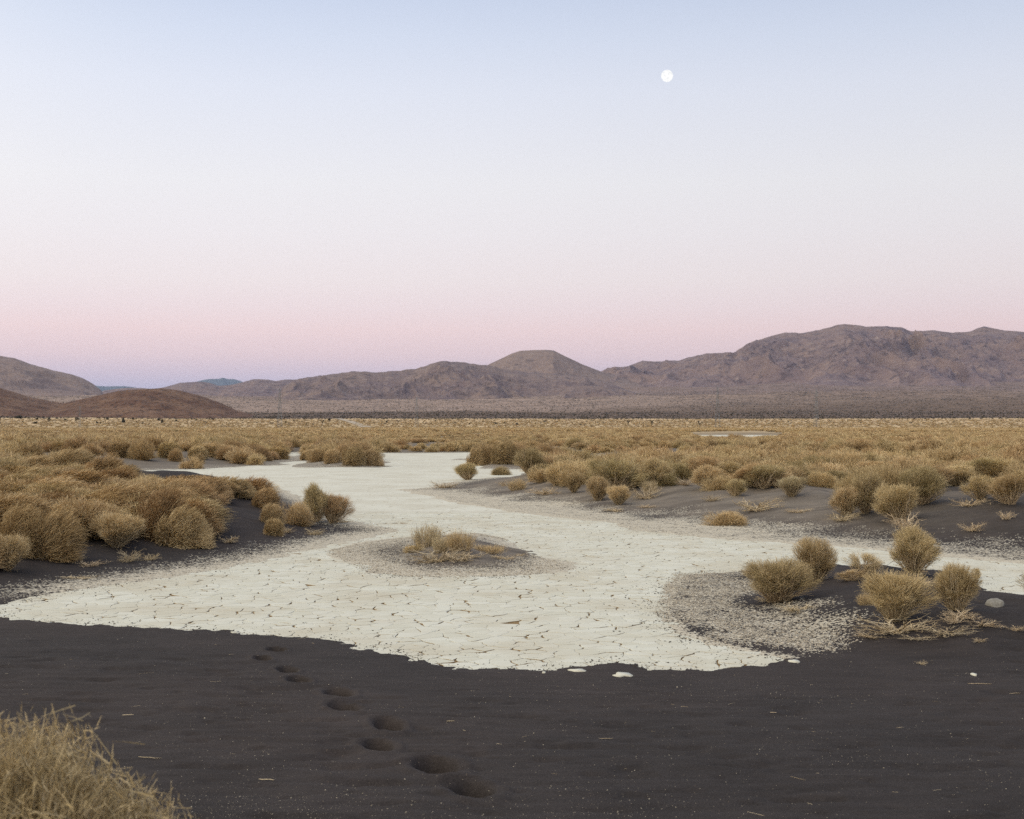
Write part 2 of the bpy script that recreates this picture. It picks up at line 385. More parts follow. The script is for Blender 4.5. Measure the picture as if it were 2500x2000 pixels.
# ------------------------------------------------------------------ the ground sheet
def geo(a, b, r): return np.geomspace(a, b, max(3, int(math.log(b/a)/math.log(1+r))))[:-1]
rr = np.concatenate([geo(.35, 4.6, .10), geo(4.6, 14, .0042), geo(14, 40, .0055), geo(40, 150, .011), geo(150, 1300, .022), geo(1300, 9000, .016), geo(9000, 60000, .2), [60000]])
dense = np.linspace(R(-22), R(22), 620); side = R(22)+(math.pi-R(22))*np.linspace(0, 1, 42)[1:]**1.6
th = np.concatenate([-side[::-1], dense, side[:-1]])
RR, TH = np.meshgrid(rr, th, indexing='ij'); X = RR*np.sin(TH); Y = RR*np.cos(TH)
Z = ground_h(X.ravel(), Y.ravel()).reshape(X.shape)
nr, nt_ = X.shape
V = np.stack([X, Y, Z], -1).reshape(-1, 3)
i, j = np.meshgrid(np.arange(nr-1), np.arange(nt_), indexing='ij'); j2 = (j+1) % nt_
Q = np.stack([i*nt_+j, i*nt_+j2, (i+1)*nt_+j2, (i+1)*nt_+j], -1).reshape(-1, 4)[:, ::-1]
x, y = V[:, 0], V[:, 1]; D = np.hypot(x, y)
sand = np.array([.0365, .0315, .0312]); brown = np.array([.044, .036, .0345]); pale_sand = np.array([.20, .172, .143])
c = sand[None]*(1-sm(-.3, .5, fbm(x*.25, y*.25, 3)))[:, None]+brown[None]*sm(-.3, .5, fbm(x*.25, y*.25, 3))[:, None]
sdr, sdl = near_sd(P_rdune, x, y), near_sd(P_ldune, x, y)
dk = np.clip(.80*sm(.5, -1.5, sdr)*(1-.7*sm(.55, .95, x/np.maximum(y, 1)*2.5))*(1+.7*fbm(x*.4, y*1.2, 3)) + sm(45, 75, D)*.8, 0, 1)*sm(22, 34, D)
dk = np.maximum(dk, (.7+.8*fbm(x*1.3, y*1.3, 3))*sm(.6, -.3, near_sd(P_cmound, x, y)))
c = c*(1-dk[:, None])+pale_sand*dk[:, None]  # paler grey tan on the right dune, the island mound and with distance
tan = np.array([.48, .365, .215]); tan0 = np.array([.20, .165, .125]); dkb = np.array([.13, .088, .062]); pur = np.array([.285, .21, .172]); pur2 = np.array([.195, .140, .130])
def mixk(c, col, k): return c*(1-k[:, None])+col[None]*k[:, None]
wobD = D*(1+.05*fbm(x/260, y/260, 4)); rgt = sm(0, .3, x/np.maximum(y, 1))
c = mixk(c, tan0, sm(100, 260, D)); c = mixk(c, tan, sm(260, 600, D))
c = mixk(c, np.array([.52, .385, .225]), sm(1300, 2000, wobD))
c = mixk(c, dkb, sm(2280, 2330, wobD)); c = mixk(c, pur, np.clip((wobD-3000)/(120+1500*rgt), 0, 1)*(1-.5*rgt))
c = mixk(c, pur2, sm(4000, 5200, wobD)*.8)
sp = .05*sm(3000, 4000, D)+.15*sm(900, 1500, D)+.25*sm(2230, 2330, wobD)-.08*sm(3020, 3100, wobD)-.1*sm(4800, 6000, D)
# gravel density
sp_main = sd_playa(x, y)
gwob = fbm(x*.9, y*.8, 4)*.7; gr = .62*sm(.35, -.45, near_sd(G_right, x, y)+gwob); gr = np.maximum(gr, 1.02*sm(.30, -.02, sp_main)*(near_sd(G_right, x, y) < .5))
gr = np.maximum(gr, .95*sm(1.5, -.8, near_sd(G_band, x, y)+fbm(x*.5, y*.5, 3)*1.2)*(1-.28*sm(.1, .35, x/np.maximum(y, 1))))
isl = near_sd(P_isle, x, y)-fbm(x*.55+3, y*.45, 3)*.45; gr = np.maximum(gr, (.74+.34*sm(-.9, 0, isl))*(isl < .5)*sm(-.1, .6, near_sd(P_cmound, x, y)))
lf = sm(1.7, -.2, sp_main)*(sdl < 4)*sm(-.9, .5, sdl)*sm(16.5, 18.5, y)*(y < 45); gr = np.maximum(gr, lf*(.62+.42*sm(-8.5, -5, x)))
gr = np.maximum(gr, 1.02*sm(1.4, 0, sp_main)*(y > 24)*(y < 60)); gr = np.where((near_sd(G_band, x, y) < 0), np.maximum(gr, 1.03*sm(1.2, .0, sp_main)), gr)
gr = np.maximum(gr, .5*sm(3, 0, sp_main)*(y > 60)*(y < 130))
far = sm(30, 70, D)
gmesh_attrs = {'base': c, 'gravel': gr, 'far': far, 'speck': sp}
qc = V[Q].mean(1); pid = np.full(len(Q), -1)
nearq = np.nonzero(np.hypot(qc[:, 0], qc[:, 1]) < 16)[0]
for k, (cx, cy_, rx, ry) in enumerate(PR):
    a = nearq[((qc[nearq, 0]-cx+.25*(qc[nearq, 1]-cy_))/rx)**2+((qc[nearq, 1]-cy_)/ry)**2 < 1.25]; pid[a] = k
def submesh(name, qsel):
    ids, inv = np.unique(qsel.ravel(), return_inverse=True)
    return mesh(name, V[ids], [inv.reshape(-1, 4)], M_ground, {k: a[ids] for k, a in gmesh_attrs.items()}, True)
ctr = len(V)
ground = link('ground', submesh('ground', Q[pid < 0]), kind='structure', label='dark volcanic sand desert floor running out to the far slopes')
for k in range(len(PR)):
    if (pid == k).any(): link('footprint', submesh('footprint', Q[pid == k]), ground)
print('ground', len(V), time.time()-T0)

# ------------------------------------------------------------------ the playa: flat clay sheet, then cracked plates
PLATE_FAR = 33.0
px_ = np.concatenate([np.linspace(-75, 105, 150)]); py_ = np.concatenate([np.linspace(8, 45, 120), np.linspace(46, 330, 120)])
XX, YY = np.meshgrid(px_, py_, indexing='ij'); nearA = sm(PLATE_FAR+2.5, PLATE_FAR-1.5, np.hypot(XX, YY))
ZZ = -.013*nearA-.003*(1-nearA)
a, b_ = XX.shape; ii, jj = np.meshgrid(np.arange(a-1), np.arange(b_-1), indexing='ij')
QQ = np.stack([ii*b_+jj, (ii+1)*b_+jj, (ii+1)*b_+jj+1, ii*b_+jj+1], -1).reshape(-1, 4)
playa = link('playa', mesh('playa', np.stack([XX, YY, ZZ], -1).reshape(-1, 3), [QQ], M_playa, {'near': nearA.ravel()}, True), kind='structure',
             label='pale dry lake bed of cracked clay winding between the dunes')
sp_ = .205
gx = np.arange(-15, 15, sp_); gy = np.arange(10.2, PLATE_FAR+1.5, sp_)
GX, GY = np.meshgrid(gx, gy, indexing='ij'); rg = np.random.default_rng(5)
GX = GX+rg.uniform(-.5, .5, GX.shape)*sp_*.95; GY = GY+rg.uniform(-.5, .5, GY.shape)*sp_*.95
pts = np.stack([GX.ravel(), GY.ravel()], 1); pts = pts[rg.random(len(pts)) > .16]
ang = np.abs(np.arctan2(pts[:, 0], pts[:, 1])); s_all = sd_playa(pts[:, 0], pts[:, 1])
keep = (ang < R(23.5)) & (s_all < .75); pts = pts[keep]; s_all = s_all[keep]
vv, ee, ff, ov, oe, of = delaunay_2d_cdt([Vector(p) for p in pts], [], [], 0, 1e-6)
vv = np.array([[v.x, v.y] for v in vv]); tri = np.array([f for f in ff if len(f) == 3])
A, B, C = vv[tri[:, 0]], vv[tri[:, 1]], vv[tri[:, 2]]
d_ = 2*(A[:, 0]*(B[:, 1]-C[:, 1])+B[:, 0]*(C[:, 1]-A[:, 1])+C[:, 0]*(A[:, 1]-B[:, 1]))
d_[np.abs(d_) < 1e-9] = 1e-9
a2, b2, c2 = (A**2).sum(1), (B**2).sum(1), (C**2).sum(1)
CC = np.stack([(a2*(B[:, 1]-C[:, 1])+b2*(C[:, 1]-A[:, 1])+c2*(A[:, 1]-B[:, 1]))/d_, (a2*(C[:, 0]-B[:, 0])+b2*(A[:, 0]-C[:, 0])+c2*(B[:, 0]-A[:, 0]))/d_], 1)
inc = [[] for _ in range(len(vv))]
for t, (p, q, r) in enumerate(tri): inc[p].append(t); inc[q].append(t); inc[r].append(t)
plates = []
sdv = sd_playa(vv[:, 0], vv[:, 1])
for v in range(len(vv)):
    if len(inc[v]) < 4 or sdv[v] > .45: continue
    cs = CC[inc[v]]; o = np.argsort(np.arctan2(cs[:, 1]-vv[v, 1], cs[:, 0]-vv[v, 0])); cs = cs[o]
    if np.abs(cs-vv[v]).max() > .42: continue
    plates.append((v, cs))
pr = []; own = []
for k, (v, cs) in enumerate(plates):
    n = len(cs); dd = math.hypot(*vv[v]); sub = 4 if dd < 17 else (3 if dd < 24 else 2)
    for q in range(n):
        p0, p1 = cs[q], cs[(q+1) % n]
        # subdivision is symmetric in the edge so that neighbours share the same jagged line
        for t in range(sub): pr.append(p0+(p1-p0)*t/sub); own.append(k)
pr = np.array(pr); own = np.array(own)
wx = fbm(pr[:, 0]*5, pr[:, 1]*5, 3); wy = fbm(pr[:, 0]*5+40, pr[:, 1]*5+40, 3)
pj = pr+np.stack([wx, wy], 1)*.055
cen = np.array([vv[v] for v, _ in plates])
gap = .0015+.0165*np.clip(fbm(pr[:, 0]*2.6, pr[:, 1]*2.6, 3)+.10, 0, 1)**1.4*2.0
dv = cen[own]-pj; ln = np.linalg.norm(dv, axis=1, keepdims=True); pj = pj+dv/np.maximum(ln, 1e-4)*np.minimum(gap[:, None]*1.2, ln*.4)
tl = rg.normal(0, .0035, (len(plates), 2)); zo = rg.normal(0, .0009, len(plates)); tn = rg.random(len(plates))
zt = zo[own]+((pj-cen[own])*tl[own]).sum(1)
order = np.argsort([math.hypot(*vv[v]) for v, _ in plates])
gh = ground_h(cen[:, 0], cen[:, 1]); st = np.searchsorted(own, np.arange(len(plates)+1))
def plate_geo(ks):
    Vs, F1, F2, Ts = [], [], [], []; base = 0
    for k in ks:
        P = pj[st[k]:st[k+1]]; zz = zt[st[k]:st[k+1]]; n = len(P); cc = cen[k]
        top = np.column_stack([P, zz]); inn = np.column_stack([P+(cc-P)*.06, zz+.0002]); bot = np.column_stack([P+(cc-P)*.01, np.full(n, -.02)])
        Vs += [top, inn, bot, [[cc[0], cc[1], zo[k]+.0002]]]; i = np.arange(n); i2 = (i+1) % n
        F2.append(np.stack([i, i2, n+i2, n+i], 1)+base); F2.append(np.stack([2*n+i, 2*n+i2, i2, i], 1)+base)
        F1.append(np.stack([n+i, n+i2, np.full(n, 3*n)], 1)+base); Ts.append(np.concatenate([np.full(n, tn[k]), np.full(n, tn[k]), np.full(n, 6.), [tn[k]]])); base += 3*n+1
    return np.concatenate(Vs), [np.concatenate(F1), np.concatenate(F2)], np.concatenate(Ts)
vis = [k for k in order if gh[k] < .006 and abs(cen[k][0]/cen[k][1]) < .372]
first = set(vis[:296])
for k in vis[:296]:
    v, f, t = plate_geo([k]); link('mud_plate', mesh('mud_plate', v, f, M_plate, {'tint': t}), playa)
v, f, t = plate_geo([k for k in range(len(plates)) if k not in first])
link('mud_plates', mesh('mud_plates', v, f, M_plate, {'tint': t}), playa, kind='stuff')
print('plates', len(plates), time.time()-T0)

# ------------------------------------------------------------------ mountains
def interp_ridge(pts, px):
    p = np.array(pts, float); return np.interp(px, p[:, 0], p[:, 1])
def mountain(name, label, pts, Dc, Dt, m, amp=.35, nu=420, nv=110, prof=1.0, sx=420., seed=0, rough=1.6, cat='hill', back=.6, toe=-12, aniso=.45):
    px = np.linspace(pts[0][0], pts[-1][0], nu); u = (px-1250)/F
    ry = interp_ridge(pts, px)
    ry = ry-rough*(fbm(px/22+seed, px*0+seed, 5)+.4*np.abs(fbm(px/6+seed, px*0, 3)))
    v = np.concatenate([np.linspace(0, 1, nv), 1+np.linspace(0, back, nv//4)[1:]])
    U, VV = np.meshgrid(u, v, indexing='ij')
    Dcr = Dc*(1+.05*fbm(U*9+seed, U*0+3, 2)); Dto = Dt*(1+.05*fbm(U*13+seed+9, U*0+3, 3))
    Dd = Dto+(Dcr-Dto)*VV; Xw = U*Dd
    zc = H+(HOR-ry)[:, None]/F*Dcr
    zt_ = far_h(U*Dto, Dto)+toe
    rel = np.maximum(zc-zt_, 0)
    p = np.where(VV <= 1, np.clip(VV, 0, 1)**prof, 1-(VV-1)*1.1)
    z = zt_+(zc-zt_)*p
    wxx = fbm(Xw/sx*.5+seed, Dd/sx*.5, 3)*.9
    rg_ = ridged(Xw/sx+wxx+seed, Dd/sx*aniso+wxx*.4, 6)
    win = np.clip(VV, 0, 1)*(1-np.clip(VV, 0, 1))*4
    win = np.where(VV > 1, 0, np.minimum(win*1.25, 1))*(1-.75*sm(.72, .97, VV))
    z = z+rel*amp*win*(rg_-.62)+rel*.05*win*fbm(Xw/60, Dd/60, 4)
    n, mm = z.shape; i, j = np.meshgrid(np.arange(n-1), np.arange(mm-1), indexing='ij')
    Qm = np.stack([i*mm+j, (i+1)*mm+j, (i+1)*mm+j+1, i*mm+j+1], -1).reshape(-1, 4)
    me = mesh(name, np.stack([Xw, Dd, z], -1).reshape(-1, 3), [Qm], m, None, True)
    return link(name, me, label=label, cat=None, kind='structure')
def c1(p): return [(x*.5798, 750+y*.5798) for x, y in p]
def c2(p): return [(1250+x*.5798, 750+y*.5798) for x, y in p]
MR = mat_rock('mountain_rock', (.225, .165, .160), (.165, .125, .142), (.34, .268, .245), (.055, .046, .066), .0035)
MRc = mat_rock('low_mountain_rock', (.22, .165, .155), (.17, .13, .142), (.34, .275, .245), (.062, .052, .064), .006)
MRt = mat_rock('tan_hill_rock', (.235, .175, .158), (.20, .15, .145), (.29, .225, .195), (.12, .095, .102), .0025)
MRd = mat_rock('dark_hill_rock', (.115, .058, .038), (.20, .12, .080), (.24, .155, .105), (.034, .020, .018), .012, spk=.28)
MRb = mat_rock('hazed_distant_rock', (.09, .125, .175), (.11, .14, .185), (.13, .15, .18), (.07, .10, .14), .001)  # blue of the hazy air painted into the far ridges' rock colour
mountain('mountain', 'broad purple brown mountain range with gullied slopes rising at right', c2([(330, 305), (375, 271), (430, 252), (490, 250), (520, 236), (550, 225), (600, 230), (700, 225), (740, 212), (820, 195), (910, 190), (932, 193), (960, 175), (1000, 150), (1080, 125), (1150, 108), (1225, 109), (1290, 97), (1360, 78), (1400, 72), (1450, 76), (1500, 82), (1560, 80), (1640, 85), (1680, 102), (1780, 98), (1850, 108), (1920, 105), (1960, 90), (1990, 82), (2060, 96), (2156, 105), (2350, 115), (2700, 90), (3400, 160)]), 7600, 5600, MR, .50, 900, 190, .85, 480, 3.3, 1.8, aniso=.26)
mountain('mountain', 'dark flanked low mountain in the middle, in front of the flat topped hill', c1([(1150, 378), (1180, 358), (1200, 330), (1260, 300), (1380, 285), (1490, 270), (1590, 275), (1680, 268), (1750, 260), (1850, 228), (1950, 232), (2010, 242), (2060, 244), (2120, 262), (2220, 275), (2330, 280), (2440, 290), (2520, 305), (2620, 340), (2700, 370)]), 5100, 4050, MRc, .50, 620, 130, .88, 300, 8.1, 2.2)
mountain('mountain', 'smooth tan hill with a flat top like a cinder cone', c1([(1980, 290), (2060, 240), (2100, 222), (2156, 195), (2190, 184), (2240, 181), (2300, 180), (2330, 182), (2370, 202), (2450, 240), (2530, 271), (2640, 300), (2760, 330)]), 6600, 5200, MRt, .13, 420, 90, .95, 500, 5.2, .35)
mountain('mountain', 'rounded tan mountain with a pale bench at the left edge', c1([(-900, 150), (-400, 170), (-150, 200), (0, 205), (60, 215), (130, 240), (230, 268), (300, 282), (350, 300), (390, 322), (420, 345), (445, 375), (470, 410)]), 6000, 4300, MRt, .30, 420, 110, .8, 420, 12.7, .8)
mountain('mountain', 'low lilac grey hills between the dark hill and the low mountain', c1([(400, 372), (440, 350), (520, 341), (600, 340), (640, 345), (690, 338), (760, 318), (850, 314), (880, 318), (920, 331), (960, 329), (1000, 322), (1070, 303), (1130, 305), (1160, 311), (1200, 305), (1260, 304), (1330, 320), (1450, 350)]), 8200, 6500, MR, .25, 420, 80, .8, 420, 21.4, .6)
mountain('hill', 'rounded dark brown hill rising from the plain at left', c1([(130, 470), (200, 438), (280, 402), (400, 375), (500, 352), (600, 345), (680, 342), (760, 352), (850, 375), (920, 400), (1000, 435), (1060, 452), (1130, 470)]), 2560, 2230, MRd, .10, 320, 80, .8, 120, 2.2, .8, toe=-3)
mountain('hill', 'brown hillside shoulder entering at the left edge', c1([(-700, 250), (-300, 290), (-100, 325), (0, 340), (60, 358), (130, 380), (240, 400), (300, 408), (420, 440)]), 2950, 2330, MRd, .12, 240, 70, .8, 150, 7.9, .8, toe=-3)
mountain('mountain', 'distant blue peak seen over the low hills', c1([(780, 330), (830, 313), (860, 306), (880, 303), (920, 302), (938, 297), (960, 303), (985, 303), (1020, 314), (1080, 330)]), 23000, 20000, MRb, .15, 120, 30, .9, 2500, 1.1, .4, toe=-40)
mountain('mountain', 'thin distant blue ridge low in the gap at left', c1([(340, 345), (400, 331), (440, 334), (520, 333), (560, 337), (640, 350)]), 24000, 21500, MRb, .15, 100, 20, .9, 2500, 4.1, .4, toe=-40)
print('mountains', time.time()-T0)

# ------------------------------------------------------------------ moon
def ball(name, m, seg=48, r=1.0):
    u = np.linspace(0, 2*np.pi, seg, endpoint=False); w = np.linspace(0, np.pi, seg//2+1)
    UU, WW = np.meshgrid(u, w, indexing='ij'); Vb = np.stack([np.sin(WW)*np.cos(UU), np.sin(WW)*np.sin(UU), np.cos(WW)], -1).reshape(-1, 3)*r
    nn = seg//2+1; i, j = np.meshgrid(np.arange(seg), np.arange(nn-1), indexing='ij'); i2 = (i+1) % seg
    return mesh(name, Vb, [np.stack([i*nn+j, i*nn+j+1, i2*nn+j+1, i2*nn+j], -1).reshape(-1, 4)], m, None, True)
mm_, N, L, b = mat('moon_glow')
b.inputs['Base Color'].default_value = (0, 0, 0, 1)
tcn = N('ShaderNodeTexCoord'); nz = N('ShaderNodeTexNoise'); nz.inputs['Scale'].default_value = 2.2; L(tcn.outputs['Object'], nz.inputs['Vector'])
L(mixc(N, L, rng_(N, L, nz.outputs[0], .45, .6), (1.0, .995, .985), (.84, .855, .86)), b.inputs['Emission Color']); b.inputs['Emission Strength'].default_value = 1.08
MD = 60000.0; mx, my = (1628.5-1250)/F*MD, MD; mz = H+(HOR-185.5)/F*MD
link('moon', ball('moon', mm_), label='small white nearly full moon high in the lilac sky', cat='moon', loc=(mx, my, mz), scale=[math.hypot(MD, mz-H)*15.0/F*.93]*3)

# ------------------------------------------------------------------ shrubs: twig geometry
def nrm(a): return a/np.maximum(np.linalg.norm(a, axis=-1, keepdims=True), 1e-9)
def strips(P, W, T, r):
    """flat tapering twigs: P (n,k,3), W (n,k), T (n,k)"""
    n, k, _ = P.shape; d = np.gradient(P, axis=1); side = nrm(np.cross(d, r.normal(size=(n, 1, 3))))
    A = P+side*W[..., None]*.5; Bv = P-side*W[..., None]*.5
    V = np.stack([A, Bv], 2).reshape(-1, 3); b = (np.arange(n)*k*2)[:, None]+(np.arange(k-1)*2)[None]
    b = b.ravel(); Fq = np.stack([b, b+1, b+3, b+2], 1); return V, Fq, np.repeat(T.ravel(), 2)
def prisms(P, W, T, r):
    n, k, _ = P.shape; d = nrm(np.gradient(P, axis=1)); s = nrm(np.cross(d, r.normal(size=(n, 1, 3)))); t = np.cross(d, s)
    vs_ = [P+(s*math.cos(a)+t*math.sin(a))*W[..., None]*.5 for a in (0, 2.094, 4.189)]
    V = np.stack(vs_, 2).reshape(-1, 3); b = ((np.arange(n)*k*3)[:, None]+(np.arange(k-1)*3)[None]).ravel(); Fs = []
    for q in range(3): Fs.append(np.stack([b+q, b+(q+1) % 3, b+3+(q+1) % 3, b+3+q], 1))
    return V, np.concatenate(Fs), np.repeat(T.ravel(), 3)
def join(parts):
    Vs, Fs, Ts = [], [], []; o = 0
    for v, f, t in parts: Vs.append(v); Fs.append(f+o); Ts.append(t); o += len(v)
    return np.concatenate(Vs), np.concatenate(Fs), np.concatenate(Ts)
def bez(p0, p1, p2, k):
    t = np.linspace(0, 1, k)[None, :, None]; return (1-t)**2*p0[:, None]+2*t*(1-t)*p1[:, None]+t*t*p2[:, None]

def shrub(seed, ntw=6000, nst=90, tw=.006, L_=.16, kind='mound', lobes=6, sweep=(0, 0, 0), spread=.28, k=3, sprigs=0.0, gap=.25, bw=.014, ntuft=110, fan=.20, low=-.45, rnd=.15, rv=(.76, 1.12), lamp=1.0):
    """unit shrub: width 1, height 1. tufts of fine twigs on spreading stems; returns foliage and branches"""
    r = np.random.default_rng(seed)
    lb = nrm(r.normal(size=(lobes, 3))*np.array([1, 1, .6])+np.array([0, 0, .35])); la = r.uniform(.10, .30, lobes)*lamp
    def env(d):
        e = np.full(len(d), .80)
        for q in range(lobes): e += la[q]*np.exp(-((1-(d*lb[q]).sum(1))/.12))
        return np.minimum(e, 1.12)+fbm(d[:, 0]*3.2+seed*1.7, d[:, 1]*3.2+d[:, 2]*2.1, 3)*.22*min(lamp, 1)
    def dirs(n):
        d = nrm(r.normal(size=(n, 3)))
        if kind == 'mound': d[:, 2] = np.abs(d[:, 2])
        elif kind == 'feather': d = nrm(d*np.array([1, 1, .4])+np.array([0, 0, 1.5]))
        else: d[:, 2] = np.where(d[:, 2] < low, -d[:, 2], d[:, 2])
        return d
    def place_tip(d, rad):
        if kind == 'mound':
            p = d*rad[:, None]*np.array([.5, .5, .96]); p[:, 2] = np.maximum(p[:, 2], .01); b = p*np.array([spread, spread, 0])
        elif kind == 'feather':
            b = np.stack([d[:, 0]*.55, d[:, 1]*.55, 0*d[:, 0]], 1)*.7; p = b+d*rad[:, None]*np.array([.35, .35, .9])
        else:
            p = d*rad[:, None]*np.array([.5, .5, .47]); p[:, 2] += .52; b = p*0
        return p, b
    dt = dirs(ntuft); rt = env(dt)*r.uniform(rv[0], rv[1], ntuft); rt = np.where(r.random(ntuft) < .18, rt*.72, rt)
    q = r.choice(ntuft, ntw, p=(lambda w: w/w.sum())(r.uniform(.3, 1.6, ntuft)))
    d = nrm(dt[q]+r.normal(0, fan, (ntw, 3)))
    if kind != 'ball': d[:, 2] = np.abs(d[:, 2])
    sc = np.where(r.random(ntw) < .22, r.uniform(.5, .92, ntw), 1-np.abs(r.normal(0, .085, ntw)))
    p, base = place_tip(d, rt[q]*sc); n = ntw
    stray = r.random(n) < (.03 if rnd < .3 else 0); p = np.where(stray[:, None], p*1.07, p)
    dc, bc = place_tip(dt[q], rt[q]*.55)
    dd = nrm(.55*nrm(p-base)+.45*nrm(p-dc)+r.normal(0, rnd, (n, 3))+np.array([0, 0, .08]))
    dd = nrm(dd+np.array(sweep)*.55)
    Ln = L_*r.uniform(.5, 1.4, n)[:, None]; s0 = p-dd*Ln; s0[:, 2] = np.maximum(s0[:, 2], 0)
    mid = (p+s0)*.5+r.normal(0, .075, (n, 3))*Ln
    tip = p+np.array(sweep)*.05
    P = bez(s0, mid, tip, k); W = tw*r.uniform(.5, 1.3, n)[:, None]*np.linspace(1.2, .4, k)[None]
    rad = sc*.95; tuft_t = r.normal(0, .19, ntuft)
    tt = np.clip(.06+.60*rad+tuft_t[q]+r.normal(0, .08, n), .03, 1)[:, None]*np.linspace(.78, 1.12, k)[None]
    parts = [strips(P, W, np.clip(tt, 0, 1), r)]
    if sprigs:
        m = int(ntw*sprigs); qq = r.integers(0, n, m); t = r.uniform(.3, 1, m)[:, None]; a0 = s0[qq]*(1-t)+tip[qq]*t
        d2 = nrm(dd[qq]+r.normal(0, .55, (m, 3))); a1 = a0+d2*L_*.30*r.uniform(.4, 1.2, m)[:, None]
        parts.append(strips(np.stack([a0, a1], 1), np.full((m, 2), tw)*np.array([[.8, .45]]), np.clip(np.repeat(tt[qq, -1:], 2, 1)+.06, 0, 1), r))
    fol = join(parts)
    ns = nst; qs = r.integers(0, ntuft, ns); ds = nrm(dt[qs]+r.normal(0, .08, (ns, 3))); ps, bs = place_tip(ds, rt[qs]*r.uniform(.7, 1.0, ns)); bs = bs+r.normal(0, .025, (ns, 3))*np.array([1, 1, 0])
    m1 = bs+(ps-bs)*.5+np.stack([ps[:, 0]*.22, ps[:, 1]*.22, -ps[:, 2]*.05], 1)+r.normal(0, .03, (ns, 3)); m1[:, 2] = np.abs(m1[:, 2])
    bs = bs+np.array([0, 0, -.02])
    P = bez(bs, m1, ps, 6)+np.concatenate([np.zeros((ns, 1, 3)), r.normal(0, .009, (ns, 5, 3))], 1)
    W = bw*r.uniform(.4, 1.4, ns)[:, None]*np.linspace(1, .25, 6)[None]
    br = [prisms(P, W, np.clip(r.uniform(.25, .85, ns)[:, None]+np.linspace(.1, -.1, 6)[None], 0, 1), r)]
    m = ns*4; q = r.integers(0, ns, m); kk = r.integers(1, 5, m); a0 = P[q, kk]; dd = nrm(nrm(P[q, kk+1]-P[q, kk-1])+r.normal(0, .45, (m, 3)))
    a2 = a0+dd*r.uniform(.12, .3, m)[:, None]; a2[:, 2] = np.maximum(a2[:, 2], .01); am = (a0+a2)/2+r.normal(0, .015, (m, 3))
    br.append(strips(bez(a0, am, a2, 3), (W[q, kk]*.6)[:, None]*np.linspace(1, .4, 3)[None], np.clip(r.uniform(.2, .8, (m, 1))*np.ones((1, 3)), 0, 1), r))
    return fol, join(br)
def sprawl(seed, n=26, low=.35, th=.021, sub=6, flat=1.0):
    """dead branches lying about: unit width"""
    r = np.random.default_rng(seed); a = r.uniform(0, 2*np.pi, n); lo = r.uniform(.25, .5, n); e = r.uniform(.02, low, n)
    b0 = r.normal(0, .05, (n, 3))*np.array([1, .7, 0]); tip = np.stack([np.cos(a)*lo, np.sin(a)*lo*.8, np.abs(e)*flat], 1); mid = tip*.5+r.normal(0, .07, (n, 3)); mid[:, 2] = np.abs(mid[:, 2])*.6+tip[:, 2]*.4
    k = 7; P = bez(b0, mid, tip, k); P[:, 1:] += r.normal(0, .014, (n, k-1, 3)); P[..., 2] = np.maximum(P[..., 2], .004)
    W = th*r.uniform(.5, 1.5, n)[:, None]*np.linspace(1, .35, k)[None]
    parts = [prisms(P, W, np.clip(r.uniform(.35, 1, n)[:, None]*np.ones((1, k)), 0, 1), r)]
    m = n*sub; q = r.integers(0, n, m); kk = r.integers(1, k-1, m); a0 = P[q, kk]; dd = nrm(nrm(P[q, kk+1]-P[q, kk-1])+r.normal(0, .7, (m, 3)))
    a2 = a0+dd*r.uniform(.05, .2, m)[:, None]; a2[:, 2] = np.clip(a2[:, 2], .004, None); am = (a0+a2)/2+r.normal(0, .02, (m, 3)); am[:, 2] = np.maximum(am[:, 2], .004)
    Wq = (W[q, kk]*.55)[:, None]*np.linspace(1, .5, 4)[None]
    P2 = bez(a0, am, a2, 4); parts.append(prisms(P2, Wq, np.clip(r.uniform(.3, 1, (m, 1))*np.ones((1, 4)), 0, 1), r))
    m3 = m*2; q = r.integers(0, m, m3); a0 = P2[q, 2]; dd = nrm(r.normal(size=(m3, 3))+np.array([0, 0, .3])); a2 = a0+dd*r.uniform(.02, .08, m3)[:, None]; a2[:, 2] = np.maximum(a2[:, 2], .003)
    parts.append(strips(np.stack([a0, a2], 1), np.full((m3, 2), th*.22), np.clip(r.uniform(.3, .9, (m3, 1))*np.ones((1, 2)), 0, 1), r))
    return join(parts)

def mk(name, g, m): return mesh(name, g[0], [g[1]], m, {'tint': g[2]})
NEAR = [shrub(100+q, 11000, 110, .0048, .17, 'mound', 8, sprigs=.6, ntuft=120) for q in range(3)]
SWEPT = [shrub(120+q, 10500, 150, .0064, .25, 'mound', 10, sweep=(.6, -.35, -.3), sprigs=.35, ntuft=120, fan=.17, bw=.010, rv=(.86, 1.05), rnd=.2) for q in range(4)]
BALLS = [shrub(140+q, 6600, 170, .0050, .20, 'ball', 8, sprigs=1.0, bw=.023, ntuft=58, fan=.19, low=-.40, rv=(.62, 1.16), lamp=1.7) for q in range(5)]
SPARSE = shrub(150, 1700, 120, .0055, .17, 'ball', 5, sprigs=1.2, bw=.013, ntuft=46, fan=.16, low=-.6)
FEATH = shrub(155, 1000, 90, .0050, .38, 'feather', 5, sprigs=.6, ntuft=60, fan=.22)
FORE = shrub(160, 62000, 40, .0019, .060, 'mound', 14, sprigs=1.5, ntuft=700, fan=.10, bw=.004, rnd=.50, rv=(.93, 1.03), lamp=.35)
MID = [shrub(170+q, 2800, 34, .0105, .17, 'mound', 7, k=3, bw=.018, ntuft=60, sprigs=.3) for q in range(5)]
FARP = [shrub(180+q, 460, 6, .030, .24, 'mound', 5, k=2, bw=.03, ntuft=26) for q in range(4)]
DEAD = [sprawl(190+s) for s in range(4)]; TUFT = sprawl(198, 34, .75, .012, 7)
_cache = {}
def me_of(kind, i, g, m):
    k = (kind, i, m.name)
    if k not in _cache: _cache[k] = mk(kind, g, m)
    return _cache[k]
